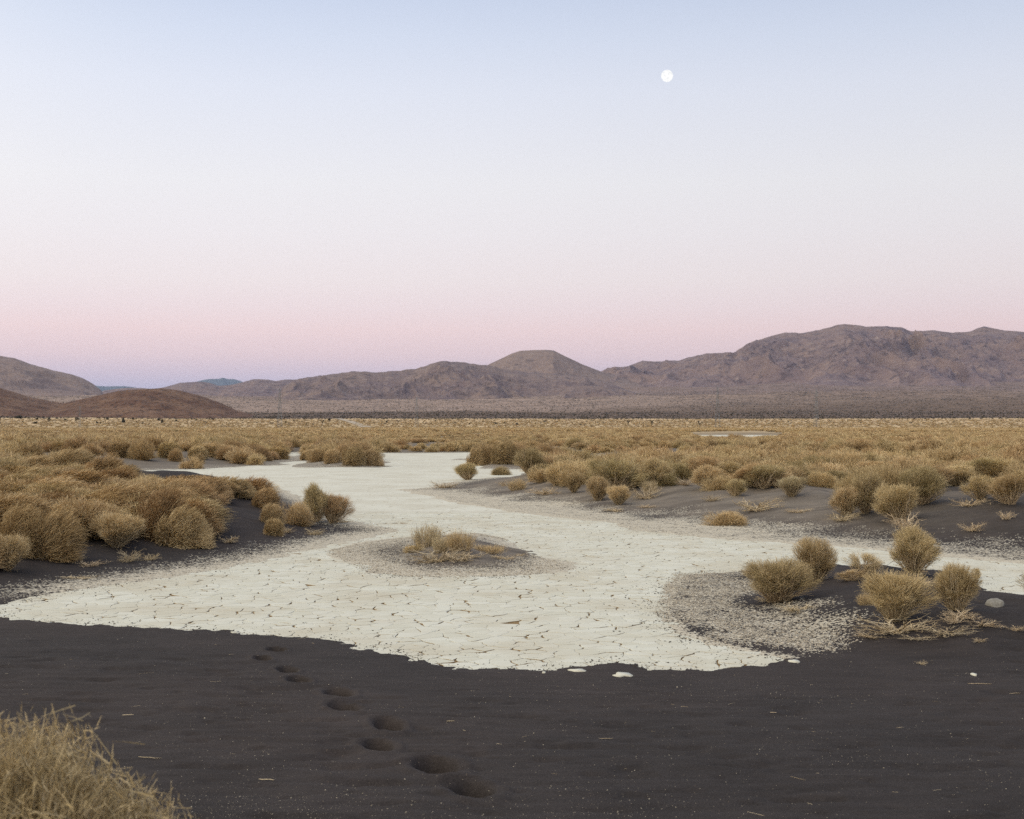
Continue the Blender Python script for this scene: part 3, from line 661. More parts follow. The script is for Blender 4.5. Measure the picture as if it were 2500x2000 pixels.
MATS = {'g': M_gold, 'r': M_rust, 'o': M_olive, 'p': M_pale}
PROTO = {'n': NEAR, 's': SWEPT, 'b': BALLS, 'x': [SPARSE], 'f': [FEATH], 'm': MID, 'F': [FORE]}
NSHRUB = 0
def place(px, py, wpx, hpx, typ, mt, label, group=None, rz=None, i=None, dz=0.0, tilt=(0, 0)):
    """a shrub standing where the photograph shows it; px = centre, py = foot, sizes in photo pixels"""
    global NSHRUB
    x, y, z = hit(px, py); r = random.Random(int(px*7+py)); lst = PROTO[typ]; i = r.randrange(len(lst)) if i is None else i
    fol, br = lst[i]; w = wpx*y/F; h = hpx*y/F
    y += w*.30; x = (px-1250)/F*y
    z = float(ground_h(np.array([x]), np.array([y]), False)[0])-.02+dz
    rot = (tilt[0], tilt[1], r.uniform(-.6, .6) if typ == 's' else r.uniform(0, 6.28) if rz is None else rz)
    NSHRUB += 1
    if typ in 'bnx': rot = (rot[0]+r.uniform(-.16, .16), rot[1]+r.uniform(-.16, .16), rot[2])
    e = link('desert_shrub', None, label=label, cat='shrub', group=group, loc=(x, y, z), rot=rot, scale=(w*r.uniform(.95, 1.08), w*r.uniform(.8, 1.05), h))
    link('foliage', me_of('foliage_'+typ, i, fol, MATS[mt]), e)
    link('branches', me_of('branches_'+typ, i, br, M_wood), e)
    return e
def dead(px, py, wpx, hpx, label, i=0, g=None, rz=0.0, name='dead_branches', cat='dead branches', group=None):
    x, y, z = hit(px, py); g = DEAD[i] if g is None else g; w = wpx*y/F
    return link(name, me_of(name, i, g, M_wood), label=label, cat=cat, group=group, loc=(x, y, z-.004), rot=(0, 0, rz), scale=(w, w*.8, max(.05, hpx*y/F/.45)))

# --- near right mound
place(1905, 1478, 172, 118, 'b', 'o', 'dark olive shrub with a fan of pale bare stems left of the sand mound', i=0)
place(1988, 1424, 140, 108, 'b', 'g', 'upright golden olive shrub right behind the dark olive one', i=1)
place(2112, 1408, 118, 66, 'x', 'p', 'sparse see-through twiggy shrub left of the tallest round shrub')
place(2080, 1424, 110, 34, 'x', 'g', 'flat tangle of thin twigs on the crest of the dark mound')
place(2232, 1402, 126, 118, 'b', 'o', 'tallest round olive shrub at the back of the right mound', i=2)
place(2186, 1532, 170, 142, 'b', 'g', 'large round tan shrub with thick bleached stems at its foot', i=0)
place(2118, 1478, 62, 52, 'f', 'g', 'small tan tuft at the left side of the large round shrub')
place(2336, 1498, 132, 116, 'b', 'g', 'round golden shrub beside the pale rock', i=1)
place(2385, 1420, 34, 40, 'x', 'g', 'thin upright sprig behind the round shrub next to the rock')
place(2530, 1474, 100, 90, 'x', 'p', 'bare twigs of a shrub cut off by the right edge above the rock')
dead(2190, 1545, 260, 52, 'ring of bleached branches spread under the large round tan shrub', 0)
dead(2310, 1548, 200, 20, 'pale dead branches strewn right of the large round shrub', 1, rz=.5)
dead(2400, 1530, 150, 20, 'long bleached branch lying below the pale rock', 2, rz=2)
dead(1945, 1492, 170, 26, 'dead branches trailing from the foot of the dark olive shrub', 3, rz=1.0)
dead(2230, 1432, 200, 30, 'litter of broken twigs behind the large round shrub', 1, rz=2.4)
dead(2330, 1520, 120, 30, 'dead twigs at the foot of the golden shrub beside the rock', 0, rz=4.0)
dead(2390, 1568, 70, 12, 'small forked stick lying alone on dark sand below the rock', 2, rz=4)
dead(2478, 1540, 80, 16, 'dead twigs on dark sand at the right edge', 3, rz=2)
dead(2250, 1622, 46, 12, 'tiny dead twig on the dark sand in front of the right mound', 1, rz=1)
dead(2120, 1556, 120, 14, 'dead twigs at the left front of the large round tan shrub', 0, rz=5)
dead(1880, 1470, 120, 20, 'dead twigs under the left side of the dark olive shrub', 1, rz=2)
dead(2345, 1508, 150, 24, 'bleached roots curling out below the golden shrub beside the rock', 2, rz=5)
dead(2235, 1560, 150, 10, 'thin brushwood trailing on sand in front of the large round shrub', 3, rz=3.0)
# --- isle in the middle of the lake bed
place(1042, 1338, 100, 84, 'f', 'p', 'pale feathery grass tuft at the left of the small island')
place(1075, 1352, 60, 60, 'f', 'p', 'wispy straw coloured tuft in the middle of the small island', i=0, rz=2)
place(1125, 1345, 90, 72, 'f', 'g', 'golden brush leaning right on top of the small island')
place(1196, 1354, 110, 30, 'f', 'g', 'low brown brush trailing off the right of the small island')
place(1008, 1350, 60, 28, 'm', 'g', 'small brown cushion at the left foot of the small island')
dead(1070, 1374, 190, 50, 'tangle of bleached dead branches fanned over the front of the small island', 0, g=TUFT, rz=.4)
dead(1130, 1368, 190, 24, 'dead branches lying along the sand at the front of the small island', 2, rz=.9)
dead(1235, 1366, 90, 14, 'thin dead twigs at the right tip of the small island', 3)
dead(1268, 1357, 42, 8, 'short dead branch on the clay just right of the small island', 1)
# --- right tip of the left dune
place(772, 1276, 72, 96, 'b', 'o', 'tallest tuft of the three shrubs at the tip of the left dune', i=2)
place(812, 1280, 80, 82, 'b', 'r', 'rightmost round brown shrub at the tip of the left dune', i=0)
place(728, 1284, 92, 68, 'n', 'g', 'leftmost low shrub of the three at the tip of the left dune')
dead(768, 1306, 60, 22, 'dry tuft of twigs on the sand below the three shrubs at the dune tip', 0, g=TUFT)
dead(838, 1276, 50, 12, 'dead twigs right of the last shrub on the left dune', 2)
# --- left thicket, front row
L_ = [(670, 1310, 58, 48, 's', 'g', 'lowest tan tuft of the column of brush draping down the sand slope'),
      (664, 1280, 66, 56, 's', 'g', 'middle tan tuft of the column of brush draping down the sand slope'),
      (648, 1246, 76, 60, 's', 'r', 'top tuft of the column of brush draping down the sand slope'),
      (628, 1216, 100, 58, 's', 'r', 'brown shrub on the crest at the right end of the left thicket'),
      (578, 1216, 110, 62, 's', 'g', 'shrub on the dune crest just above the bare sand slope'),
      (510, 1226, 120, 70, 's', 'r', 'broad shrub at the upper left of the bare sand slope'),
      (452, 1340, 150, 128, 's', 'g', 'big overhanging shrub with a steep right side in the left thicket'),
      (395, 1325, 150, 150, 's', 'r', 'tall dark hollowed shrub behind the big overhanging one'),
      (283, 1344, 120, 98, 'b', 'g', 'paler wiry shrub hanging down the slope in the middle of the left thicket'),
      (225, 1320, 150, 110, 's', 'r', 'rusty shrub left of the paler wiry one'),
      (140, 1378, 150, 140, 's', 'r', 'large rusty brown shrub reaching the sand in the left thicket'),
      (60, 1366, 140, 140, 's', 'r', 'rusty shrub second from the left edge of the photograph'),
      (18, 1398, 96, 104, 'b', 'g', 'shrub with a bare arching twig at the left edge of the sand'),
      (-60, 1390, 150, 150, 's', 'r', 'shrub cut by the left edge in the front of the thicket')]
for a in L_: place(*a)
dead(316, 1372, 90, 40, 'bare dead twigs hanging below the paler wiry shrub', 0, g=TUFT, rz=1)
dead(225, 1382, 120, 16, 'pale broken twigs scattered on the slope between two rusty shrubs', 2, rz=1)
dead(200, 1412, 120, 8, 'thin dead stick on the sand below the left thicket', 3, rz=0)
dead(365, 1368, 70, 22, 'small branched dead twig right of the hanging twigs', 1)
dead(560, 1325, 90, 22, 'sparse dead twigs on the bare sand slope of the left dune', 3, rz=2)
dead(700, 1300, 70, 18, 'dead twigs at the foot of the draping shrub column', 0, rz=2)
rt = random.Random(5)
GT = 'golden brown shrubs crowded together on the left dune'; NT = 'golden brown desert shrub packed among others on top of the left dune'
row = []
for yy in range(1176, 1322, 11):
    sx_ = 60+(yy-1170)*.42; xx = -90
    while xx < (590 if yy < 1205 else 450-(yy-1205)*.8):
        xx += sx_*rt.uniform(.75, 1.15)
        if 1172 < yy < 1200 and xx > 330 and rt.random() < .2: continue
        hh_ = sx_*rt.uniform(.62, .92)
        if xx > 300 and yy-hh_ < (1164 if xx < 530 else 1150): hh_ = yy-1166
        if hh_ < 26: continue
        row.append((xx+rt.uniform(-8, 8), yy+rt.uniform(-4, 4), sx_*rt.uniform(1.6, 2.3), hh_))
row = row[:110]
for (a, b, w_, h_) in row: place(a, b, w_, h_, rt.choice('ssnm'), rt.choice('grrg'), NT, GT)
# --- dark domed shrubs behind the left thicket
for a in [(180, 1163, 130, 70, 's', 'g', 'tan shrub with curved drooping twigs behind the left thicket'),
          (262, 1176, 130, 82, 's', 'r', 'large dark brown domed shrub against the pale lake bed at left'),
          (210, 1180, 110, 56, 's', 'r', 'brown shrub at the left foot of the dark domed shrub'),
          (296, 1186, 80, 52, 'n', 'r', 'small brown shrub at the right foot of the dark domed shrub'),
          (90, 1166, 150, 56, 's', 'g', 'low pale shrub left of the tan drooping one'),
          (15, 1172, 110, 60, 'n', 'g', 'greyish tan shrub at the left edge behind the thicket')]: place(*a)
# --- far shore clumps
ORD = ['first', 'second', 'third', 'fourth', 'fifth', 'sixth', 'seventh', 'eighth', 'ninth', 'tenth', 'last']
BK = [(300, 1118, 80, 44), (352, 1125, 78, 52), (415, 1120, 66, 44), (428, 1128, 50, 40), (482, 1122, 60, 36), (484, 1131, 36, 26), (520, 1118, 100, 44), (560, 1126, 90, 40), (600, 1130, 60, 30), (628, 1124, 90, 44), (680, 1122, 70, 34)]
for k, (a, b, w_, h_) in enumerate(BK): place(a, b, w_, h_, 'n' if k % 2 else 's', 'gr'[k % 2], ORD[k]+' shrub from the left on the grey bank behind the left thicket', 'shrubs on the grey bank left of the far channel')
C2 = [(752, 1124, 50, 30), (778, 1128, 60, 40), (812, 1132, 50, 40), (840, 1124, 70, 46), (862, 1139, 70, 54), (884, 1130, 80, 60), (905, 1138, 70, 52)]
for k, (a, b, w_, h_) in enumerate(C2): place(a, b, w_, h_, 'n' if k % 2 else 's', 'gr'[k % 2], ORD[k]+' shrub from the left in the rounded clump left of the far channel', 'rounded clump of shrubs left of the far channel')
CA = [(1166, 1138, 62, 62), (1196, 1134, 70, 58), (1232, 1134, 80, 62), (1262, 1132, 80, 60), (1290, 1128, 84, 50), (1330, 1126, 90, 46), (1370, 1122, 90, 40)]
for k, (a, b, w_, h_) in enumerate(CA): place(a, b, w_, h_, 'n' if k % 2 else 's', 'gr'[k % 2], ORD[k]+' shrub from the left in the dark clump right of the far channel', 'dark clump of shrubs right of the far channel')
# --- right dune
RD = [(1144, 1172, 52, 40, 'b', 'o', 'round shrub at the left end of the right dune, in front of white clay'),
      (1219, 1164, 46, 24, 'n', 'o', 'small low shrub on the dune crest in front of the white strip'),
      (1262, 1198, 42, 36, 'f', 'g', 'small leaning tuft on the left part of the right dune face'),
      (1293, 1158, 66, 52, 'b', 'o', 'dark round shrub on the dune crest right of the white strip'),
      (1322, 1168, 60, 38, 'n', 'o', 'low olive shrub leaning right of the dark round crest shrub'),
      (1356, 1188, 56, 46, 'b', 'g', 'flat topped tan shrub on the face of the right dune'),
      (1385, 1166, 84, 46, 'n', 'g', 'broad golden dome behind the flat topped tan shrub'),
      (1400, 1204, 44, 50, 'b', 'g', 'upright vase shaped shrub right of the flat topped one'),
      (1455, 1163, 64, 36, 'n', 'g', 'small golden dome right of the broad golden dome'),
      (1500, 1150, 70, 36, 'n', 'g', 'golden dome near the crest at the middle of the right dune'),
      (1500, 1208, 110, 76, 'b', 'o', 'large wide dark topped shrub in the middle of the right dune face'),
      (1462, 1224, 50, 50, 'b', 'g', 'shrub at the left foot of the wide dark topped one'),
      (1511, 1235, 46, 46, 'b', 'g', 'small round shrub lowest in front of the wide dark topped one'),
      (1545, 1166, 84, 42, 'n', 'g', 'shrub behind the wide dark topped one'),
      (1603, 1188, 72, 54, 'b', 'g', 'round shrub right of the wide dark topped one'),
      (1585, 1206, 36, 40, 'f', 'p', 'thin pale tuft at the left foot of the round shrub'),
      (1655, 1158, 110, 54, 'n', 'g', 'broad golden mound at the crest above the round shrub'),
      (1690, 1164, 96, 52, 'n', 'g', 'golden mound with dark centre left of the middle of the right dune'),
      (1735, 1198, 72, 50, 'b', 'g', 'shrub with grey dead base on the middle of the right dune'),
      (1793, 1215, 46, 40, 'b', 'o', 'small round olive shrub alone on the dune face'),
      (1796, 1168, 100, 46, 'n', 'g', 'wide golden mound behind the small round olive shrub'),
      (1865, 1200, 92, 56, 'b', 'o', 'wide olive shrub with twiggy grey foot right of the small round one'),
      (1934, 1217, 54, 48, 'b', 'p', 'pale bell shaped shrub on the dune face'),
      (1948, 1178, 80, 40, 'n', 'o', 'dark mound behind the pale bell shaped shrub'),
      (2010, 1190, 66, 40, 'n', 'g', 'tan mound between the pale bell shrub and the great cluster'),
      (2066, 1262, 70, 66, 'b', 'g', 'low left shrub of the great cluster on the right dune'),
      (2080, 1236, 90, 80, 'n', 'g', 'upper left dome of the great cluster on the right dune'),
      (2112, 1260, 80, 92, 'b', 'o', 'middle fan shaped shrub of the great cluster on the right dune'),
      (2160, 1225, 120, 84, 'n', 'g', 'back dome of the great cluster on the right dune'),
      (2196, 1276, 92, 86, 'b', 'g', 'front vase shaped shrub of the great cluster on the right dune'),
      (2250, 1242, 94, 78, 'b', 'o', 'right dome of the great cluster on the right dune'),
      (2130, 1190, 150, 54, 'n', 'g', 'long golden mound behind the great cluster'),
      (2245, 1180, 130, 46, 'n', 'g', 'golden mound behind and right of the great cluster'),
      (2340, 1188, 110, 48, 'b', 'g', 'pale wiry mound on the crest right of the great cluster'),
      (2395, 1226, 66, 56, 'b', 'g', 'shrub with trailing dead twigs near the right edge of the dune'),
      (2425, 1176, 120, 52, 'n', 'g', 'golden mound on the crest near the right edge'),
      (2470, 1242, 76, 70, 'b', 'r', 'tall wiry shrub at the right edge of the right dune'),
      (2500, 1190, 110, 56, 'n', 'g', 'mound cut off by the right edge on the dune crest'),
      (1778, 1284, 92, 34, 'n', 'g', 'small flat shrub alone on the grey gravel in front of the right dune')]
for a in RD: place(a[0], a[1], a[2]*1.38, a[3]*1.18, *a[4:])
rf = random.Random(21)
for yy in (1156, 1172, 1188):
    xx = 1320+yy-1156
    while xx < 2560:
        xx += rf.uniform(52, 92)
        if yy > 1180 and rf.random() < .45: continue
        ww = rf.uniform(70, 120); place(xx, yy+rf.uniform(-6, 6)+(xx-1300)*.006, ww, ww*rf.uniform(.42, .56), rf.choice('nnb'), rf.choice('ggro'), 'straw gold shrub crowded along the crest of the right dune', 'straw gold shrubs crowded along the crest of the right dune')
DD = [(1085, 1192, 90, 22, 'pale dead twigs at the left tip of the right dune'), (1228, 1188, 50, 20, 'grey dead twigs on the left dune face'),
      (1330, 1208, 110, 22, 'long dead branch lying down the dune face'), (1575, 1218, 130, 40, 'grey brushwood between the wide dark topped shrub and the round one'),
      (1670, 1186, 80, 26, 'grey dead twigs on the crest of the right dune'), (1845, 1248, 170, 40, 'long sprawl of pale dead branches in the middle of the dune face'),
      (1500, 1248, 110, 10, 'thin dead branches on the sand below the lowest small round shrub'), (2055, 1272, 110, 30, 'dead twigs at the left foot of the great cluster'),
      (2212, 1290, 160, 46, 'bleached branches spread under the front shrub of the great cluster'), (2370, 1236, 130, 26, 'dead twigs trailing left of the shrub near the right edge'),
      (2458, 1268, 66, 26, 'low dead tuft below the tall wiry shrub'), (2373, 1298, 100, 30, 'separate heap of dead branches on the lower dune at right'),
      (1950, 1252, 90, 14, 'few thin dead sticks left of the great cluster'), (1740, 1224, 90, 20, 'dead twigs below the shrub with the grey base'),
      (1580, 1240, 70, 10, 'crooked dead stick at the foot of the dune left of centre')]
for k, (a, b, w_, h_, lb) in enumerate(DD): dead(a, b, w_, h_, lb, k % 4, rz=k*1.3)
# --- foreground
e = place(60, 2330, 760, 640, 'F', 'o', 'large blurred straw coloured shrub filling the near left corner')
e.location = (-1.37, 3.75, .02); e.scale = (1.74, 1.45, 1.69)
e2 = place(60, 2330, 760, 640, 'F', 'g', 'taller blurred shrub behind it, cut by the left edge of the photograph', rz=2.)
e2.location = (-2.05, 3.95, .03); e2.scale = (1.4, 1.2, 1.60)
print('placed shrubs', NSHRUB, time.time()-T0)

# --- the shrub field on the plain
def shrub_points(D0, D1, sp_, seed, amax=R(23.5)):
    r = np.random.default_rng(seed); n = int((D1**2-D0**2)*amax/(sp_*sp_)*1.0)
    D = np.sqrt(r.uniform(D0**2, D1**2, n)); a = r.uniform(-amax, amax, n); x, y = D*np.sin(a), D*np.cos(a)
    s = sd_playa(x, y); ok = s > (.8 if D0 < 100 else 1.5)
    for P in (P_cmound, P_rmound, P_isle): ok &= near_sd(P, x, y) > 0
    ok &= ~((near_sd(P_ldune, x, y) < 0) & (D < 55)); ok &= (near_sd(G_band, x, y) > .5)
    dr = near_sd(P_rdune, x, y); ok &= ~((dr > -2.3) & (dr < 3) & (y < 46))
    gp = near_sd(P_gap, x, y); ok &= (gp > 0) & (near_sd(P_gap2, x, y) > 0)
    ok &= ~((dr < 0) & (y < 36)) ; ok &= D > 40
    ok &= ~((y < 60) & (near_sd(P_rdune, x, y) > .5) & (x > 0) & (y < 47))
    ok &= near_sd(P_bdune, x, y) > -99
    cl = fbm(x/14, y/14, 3); ok &= cl > np.where(D < 220, -.16, -.30)
    return x[ok], y[ok], r
allx = []
for (D0, D1, sp_, seed, w0, w1) in [(40, 150, 1.55, 31, 1.1, 2.3), (150, 420, 2.5, 32, 1.8, 3.6), (420, 1000, 6.5, 33, 3.0, 6.0), (1000, 2150, 10.5, 34, 3.0, 6.5)]:
    x, y, r = shrub_points(D0, D1, sp_, seed); n = len(x)
    w = r.uniform(w0, w1, n)*(1+1.0*fbm(x/22, y/22, 3)); h = w*r.uniform(.34, .55, n); h = np.minimum(h, np.where(D0 < 100, 1.15, .62 if D0 < 400 else 1.0))
    allx.append(np.stack([x, y, w, h, r.integers(0, 5, n), r.integers(0, 3, n)], 1))
A = np.concatenate(allx); A = A[np.argsort(-(A[:, 2]/A[:, 1]))]
zg = ground_h(A[:, 0], A[:, 1], False)-.03
ri = random.Random(9); vis_budget = 296-NSHRUB-2
fm = {'g': M_gold, 'r': M_rust, 'o': M_olive}
taken = 0; rest = []
for k in range(len(A)):
    x, y, w, h, pi, mi = A[k]
    if taken < vis_budget and abs(x/y) < .372:
        taken += 1; mt = 'grg'[int(mi)]; side = 'right' if x > 0 else 'left'
        link('desert_shrub', me_of('foliage_m', int(pi), MID[int(pi)][0], fm[mt]), label='low golden shrub among many on the plain behind the %s dune' % side, cat='shrub',
             group='shrubs on the plain behind the %s dune' % side, loc=(x, y, zg[k]), rot=(0, 0, ri.uniform(0, 6.28)), scale=(w, w*ri.uniform(.8, 1.1), h*1.05))
    else: rest.append(k)
def scatter(name, label, idx, protos, X, Yc, Zc, sc, rot, kind_i):
    """one object: shrubs nobody could count, instanced on points"""
    me = bpy.data.meshes.new(name); n = len(X); me.vertices.add(n); me.vertices.foreach_set('co', np.stack([X, Yc, Zc], 1).astype(np.float32).ravel())
    a = me.attributes.new('scl', 'FLOAT_VECTOR', 'POINT'); a.data.foreach_set('vector', sc.astype(np.float32).ravel())
    a = me.attributes.new('rot', 'FLOAT_VECTOR', 'POINT'); a.data.foreach_set('vector', rot.astype(np.float32).ravel())
    a = me.attributes.new('idx', 'INT', 'POINT'); a.data.foreach_set('value', kind_i.astype(np.int32))
    ob = link(name, me, label=label, kind='stuff')
    ng = bpy.data.node_groups.new(name, 'GeometryNodeTree')
    ng.interface.new_socket('Geometry', in_out='INPUT', socket_type='NodeSocketGeometry'); ng.interface.new_socket('Geometry', in_out='OUTPUT', socket_type='NodeSocketGeometry')
    nn, ll = ng.nodes, ng.links; gi, go = nn.new('NodeGroupInput'), nn.new('NodeGroupOutput')
    iop = nn.new('GeometryNodeInstanceOnPoints'); jn = nn.new('GeometryNodeJoinGeometry')
    for p in reversed(protos):
        oi = nn.new('GeometryNodeObjectInfo'); oi.inputs['Object'].default_value = p; oi.inputs['As Instance'].default_value = True; ll.new(oi.outputs['Geometry'], jn.inputs[0])
    def na(nm, ty):
        q = nn.new('GeometryNodeInputNamedAttribute'); q.data_type = ty; q.inputs['Name'].default_value = nm; return q.outputs['Attribute']
    ll.new(gi.outputs[0], iop.inputs['Points']); ll.new(jn.outputs[0], iop.inputs['Instance']); iop.inputs['Pick Instance'].default_value = True
    ll.new(na('idx', 'INT'), iop.inputs['Instance Index']); ll.new(na('rot', 'FLOAT_VECTOR'), iop.inputs['Rotation']); ll.new(na('scl', 'FLOAT_VECTOR'), iop.inputs['Scale'])
    ll.new(iop.outputs[0], go.inputs[0])
    md = ob.modifiers.new('scatter', 'NODES'); md.node_group = ng
    return ob
def proto_objs(gs, mats, nm):
    r = []
    for k, g in enumerate(gs):
        for m in mats: r.append(bpy.data.objects.new(nm, me_of(nm, k, g, m)))
    return r
rest = np.array(rest); Rk = A[rest]; zr = zg[rest]; rs = np.random.default_rng(8)
def rotz(n): return np.stack([np.zeros(n), np.zeros(n), rs.uniform(0, 6.28, n)], 1)
mid_p = proto_objs([m[0] for m in MID], (M_gold, M_rust, M_gold), 'plain_shrub')
far_p = proto_objs([m[0] for m in FARP], (M_gold, M_rust, M_gold), 'far_shrub')
s1 = Rk[:, 1] < 190
for nm, lb, s_, pr_, np_ in (('shrub_field', 'golden desert shrubs covering the plain behind the lake bed', s1, mid_p, 15), ('distant_shrub_field', 'faint golden scrub carpeting the far plain', ~s1, far_p, 12)):
    q = Rk[s_]; n = len(q); scatter(nm, lb, None, pr_, q[:, 0], q[:, 1], zr[s_], np.stack([q[:, 2], q[:, 2]*rs.uniform(.75, 1.1, n), q[:, 3]*1.05], 1), rotz(n), rs.integers(0, np_, n)); print(nm, n)
# dark scrub on the slopes beyond the plain
r = np.random.default_rng(77); n = 26000; D = np.concatenate([r.uniform(2180, 3050, 9000), r.uniform(3050, 5600, 13000), r.uniform(1700, 2200, 350)]); n = len(D); a = r.uniform(-R(22), R(22), n)
x, y = D*np.sin(a), D*np.cos(a); z = far_h(x, y); w = r.uniform(1.8, 4.2, n)
scrub_g = [shrub(210+s, 90, 3, .12, .4, 'mound', 3, k=2, bw=.03)[0] for s in range(3)]
scatter('dark_scrub', 'dark creosote scrub dotting the slopes beyond the plain', None, proto_objs(scrub_g, (M_green,), 'scrub_clump'), x, y, z-.1, np.stack([w, w, w*.55], 1), rotz(n), r.integers(0, 3, n))

# ------------------------------------------------------------------ dark bushes and joshua trees on the far edge of the plain
creo = shrub(230, 700, 10, .05, .3, 'mound', 5, k=2, bw=.03)[0]
SM = [(85, 1034, 16, 6), (45, 1021, 30, 9), (262, 1024, 13, 8), (237, 1033, 8, 5), (246, 1033, 8, 4), (301, 1031, 14, 15), (348, 1034, 9, 5), (387, 1026, 12, 8), (396, 1032, 10, 12), (698, 1032, 8, 5), (661, 1034, 9, 5), (677, 1030, 6, 4),
      (705, 1036, 5, 5), (737, 1030, 7, 3), (748, 1036, 6, 4), (764, 1036, 7, 4), (804, 1026, 13, 7), (876, 1029, 5, 3), (944, 1031, 9, 6), (972, 1031, 5, 4), (1039, 1034, 6, 4), (1054, 1034, 5, 4), (1063, 1028, 7, 4),
      (1110, 1033, 7, 4), (1146, 1035, 7, 4), (1212, 1035, 13, 5), (1232, 1034, 9, 5), (1262, 1037, 12, 6), (1307, 1034, 6, 4), (1329, 1029, 13, 4), (1402, 1037, 7, 3), (1418, 1037, 8, 4), (1489, 1034, 6, 3), (1325, 1038, 6, 2),
      (1877, 1034, 5, 3), (1890, 1035, 12, 3), (1935, 1022, 8, 5), (1998, 1024, 8, 4), (1907, 1025, 6, 4), (2070, 1026, 6, 3), (2075, 1026, 5, 3), (430, 1028, 10, 5), (480, 1026, 9, 5), (520, 1024, 10, 5), (160, 1026, 12, 6), (120, 1024, 12, 7), (90, 1024, 10, 6), (190, 1024, 12, 6), (325, 1023, 10, 6)]
for k, (a, b, w_, h_) in enumerate(SM):
    Dd = 1500 if b > 1028 else 1900; x = (a-1250)/F*Dd; z = float(far_h(np.array([x]), np.array([float(Dd)]))[0])
    # slide along the ground until the foot sits at the right row
    Ds = np.linspace(700, 2600, 900); xs = (a-1250)/F*Ds; zz = far_h(xs, Ds)+.02; rowpx = HOR-(zz-H)/Ds*F; j = int(np.argmin(np.abs(rowpx-b-1))); Dd = Ds[j]
    link('dark_bush', me_of('dark_bush', 0, creo, M_green), label='small dark bush on the far edge of the tan plain', cat='bush', group='dark bushes along the far edge of the plain',
         loc=(xs[j], Dd, zz[j]), rot=(0, 0, k*1.1), scale=(w_*Dd/F, w_*Dd/F*.7, h_*Dd/F*1.1))
def joshua(seed):
    r = np.random.default_rng(seed); P = []; W = []; T = []; heads = []
    tr = bez(np.array([[0, 0, 0.]]), np.array([[.02, 0, .3]]), np.array([[0, .02, .55]]), 5); tw_ = np.full((1, 5), .07)
    n = 4; a = r.uniform(0, 6.28, n); tip = np.stack([np.cos(a)*.22, np.sin(a)*.22, r.uniform(.72, .92, n)], 1); br = bez(np.repeat(tr[:, 3], n, 0), np.stack([np.cos(a)*.2, np.sin(a)*.2, np.full(n, .6)], 1), tip, 4)
    wood = join([prisms(tr, tw_, np.full((1, 5), .5), r), prisms(br, np.full((n, 4), .05), np.full((n, 4), .5), r)])
    hs = np.concatenate([tip, [[0, 0, .62]]]); m = 60; d = nrm(r.normal(size=(len(hs)*m, 3))); p0 = np.repeat(hs, m, 0); p1 = p0+d*.12
    leaf = strips(np.stack([p0, p1], 1), np.stack([np.full(len(p0), .03), np.full(len(p0), .006)], 1), np.full((len(p0), 2), .4), r)
    return wood, leaf
jw, jl = joshua(1); jwm, jlm = mk('joshua_trunk', jw, M_green), mk('joshua_crown', jl, M_green)
for k, (a, b, hpx, lb) in enumerate([(787, 1040, 12, 'small joshua tree standing left of the pale dirt track'), (1534, 1041, 12, 'forked joshua tree just right of the middle of the plain'), (1591, 1041, 12, 'thin joshua tree left of the middle lattice tower'),
        (1709, 1046, 15, 'joshua tree with a spreading head left of the middle lattice tower'), (1807, 1034, 7, 'tiny joshua tree right of the middle lattice tower'), (1822, 1037, 7, 'second tiny joshua tree right of the middle lattice tower'), (1847, 1036, 9, 'farthest right of the tiny joshua trees on the plain'),
        (119, 1035, 11, 'joshua tree below the dark hill near the left edge'), (186, 1034, 10, 'joshua tree between two bushes below the dark hill'), (972, 1036, 9, 'short joshua tree right of the dirt track'), (718, 1030, 7, 'tiny joshua tree right of the left lattice tower')]):
    Dd = 900.; Ds = np.linspace(500, 2400, 900); xs = (a-1250)/F*Ds; zz = far_h(xs, Ds)+.02; rowpx = HOR-(zz-H)/Ds*F; j = int(np.argmin(np.abs(rowpx-max(b, 1034)))); Dd = Ds[j]; s = hpx*Dd/F*1.3
    e = link('joshua_tree', None, label=lb, cat='tree', group='joshua trees on the far plain', loc=(xs[j], Dd, zz[j]), rot=(0, 0, k), scale=(s, s, s))
    link('trunk', jwm, e); link('crown', jlm, e)

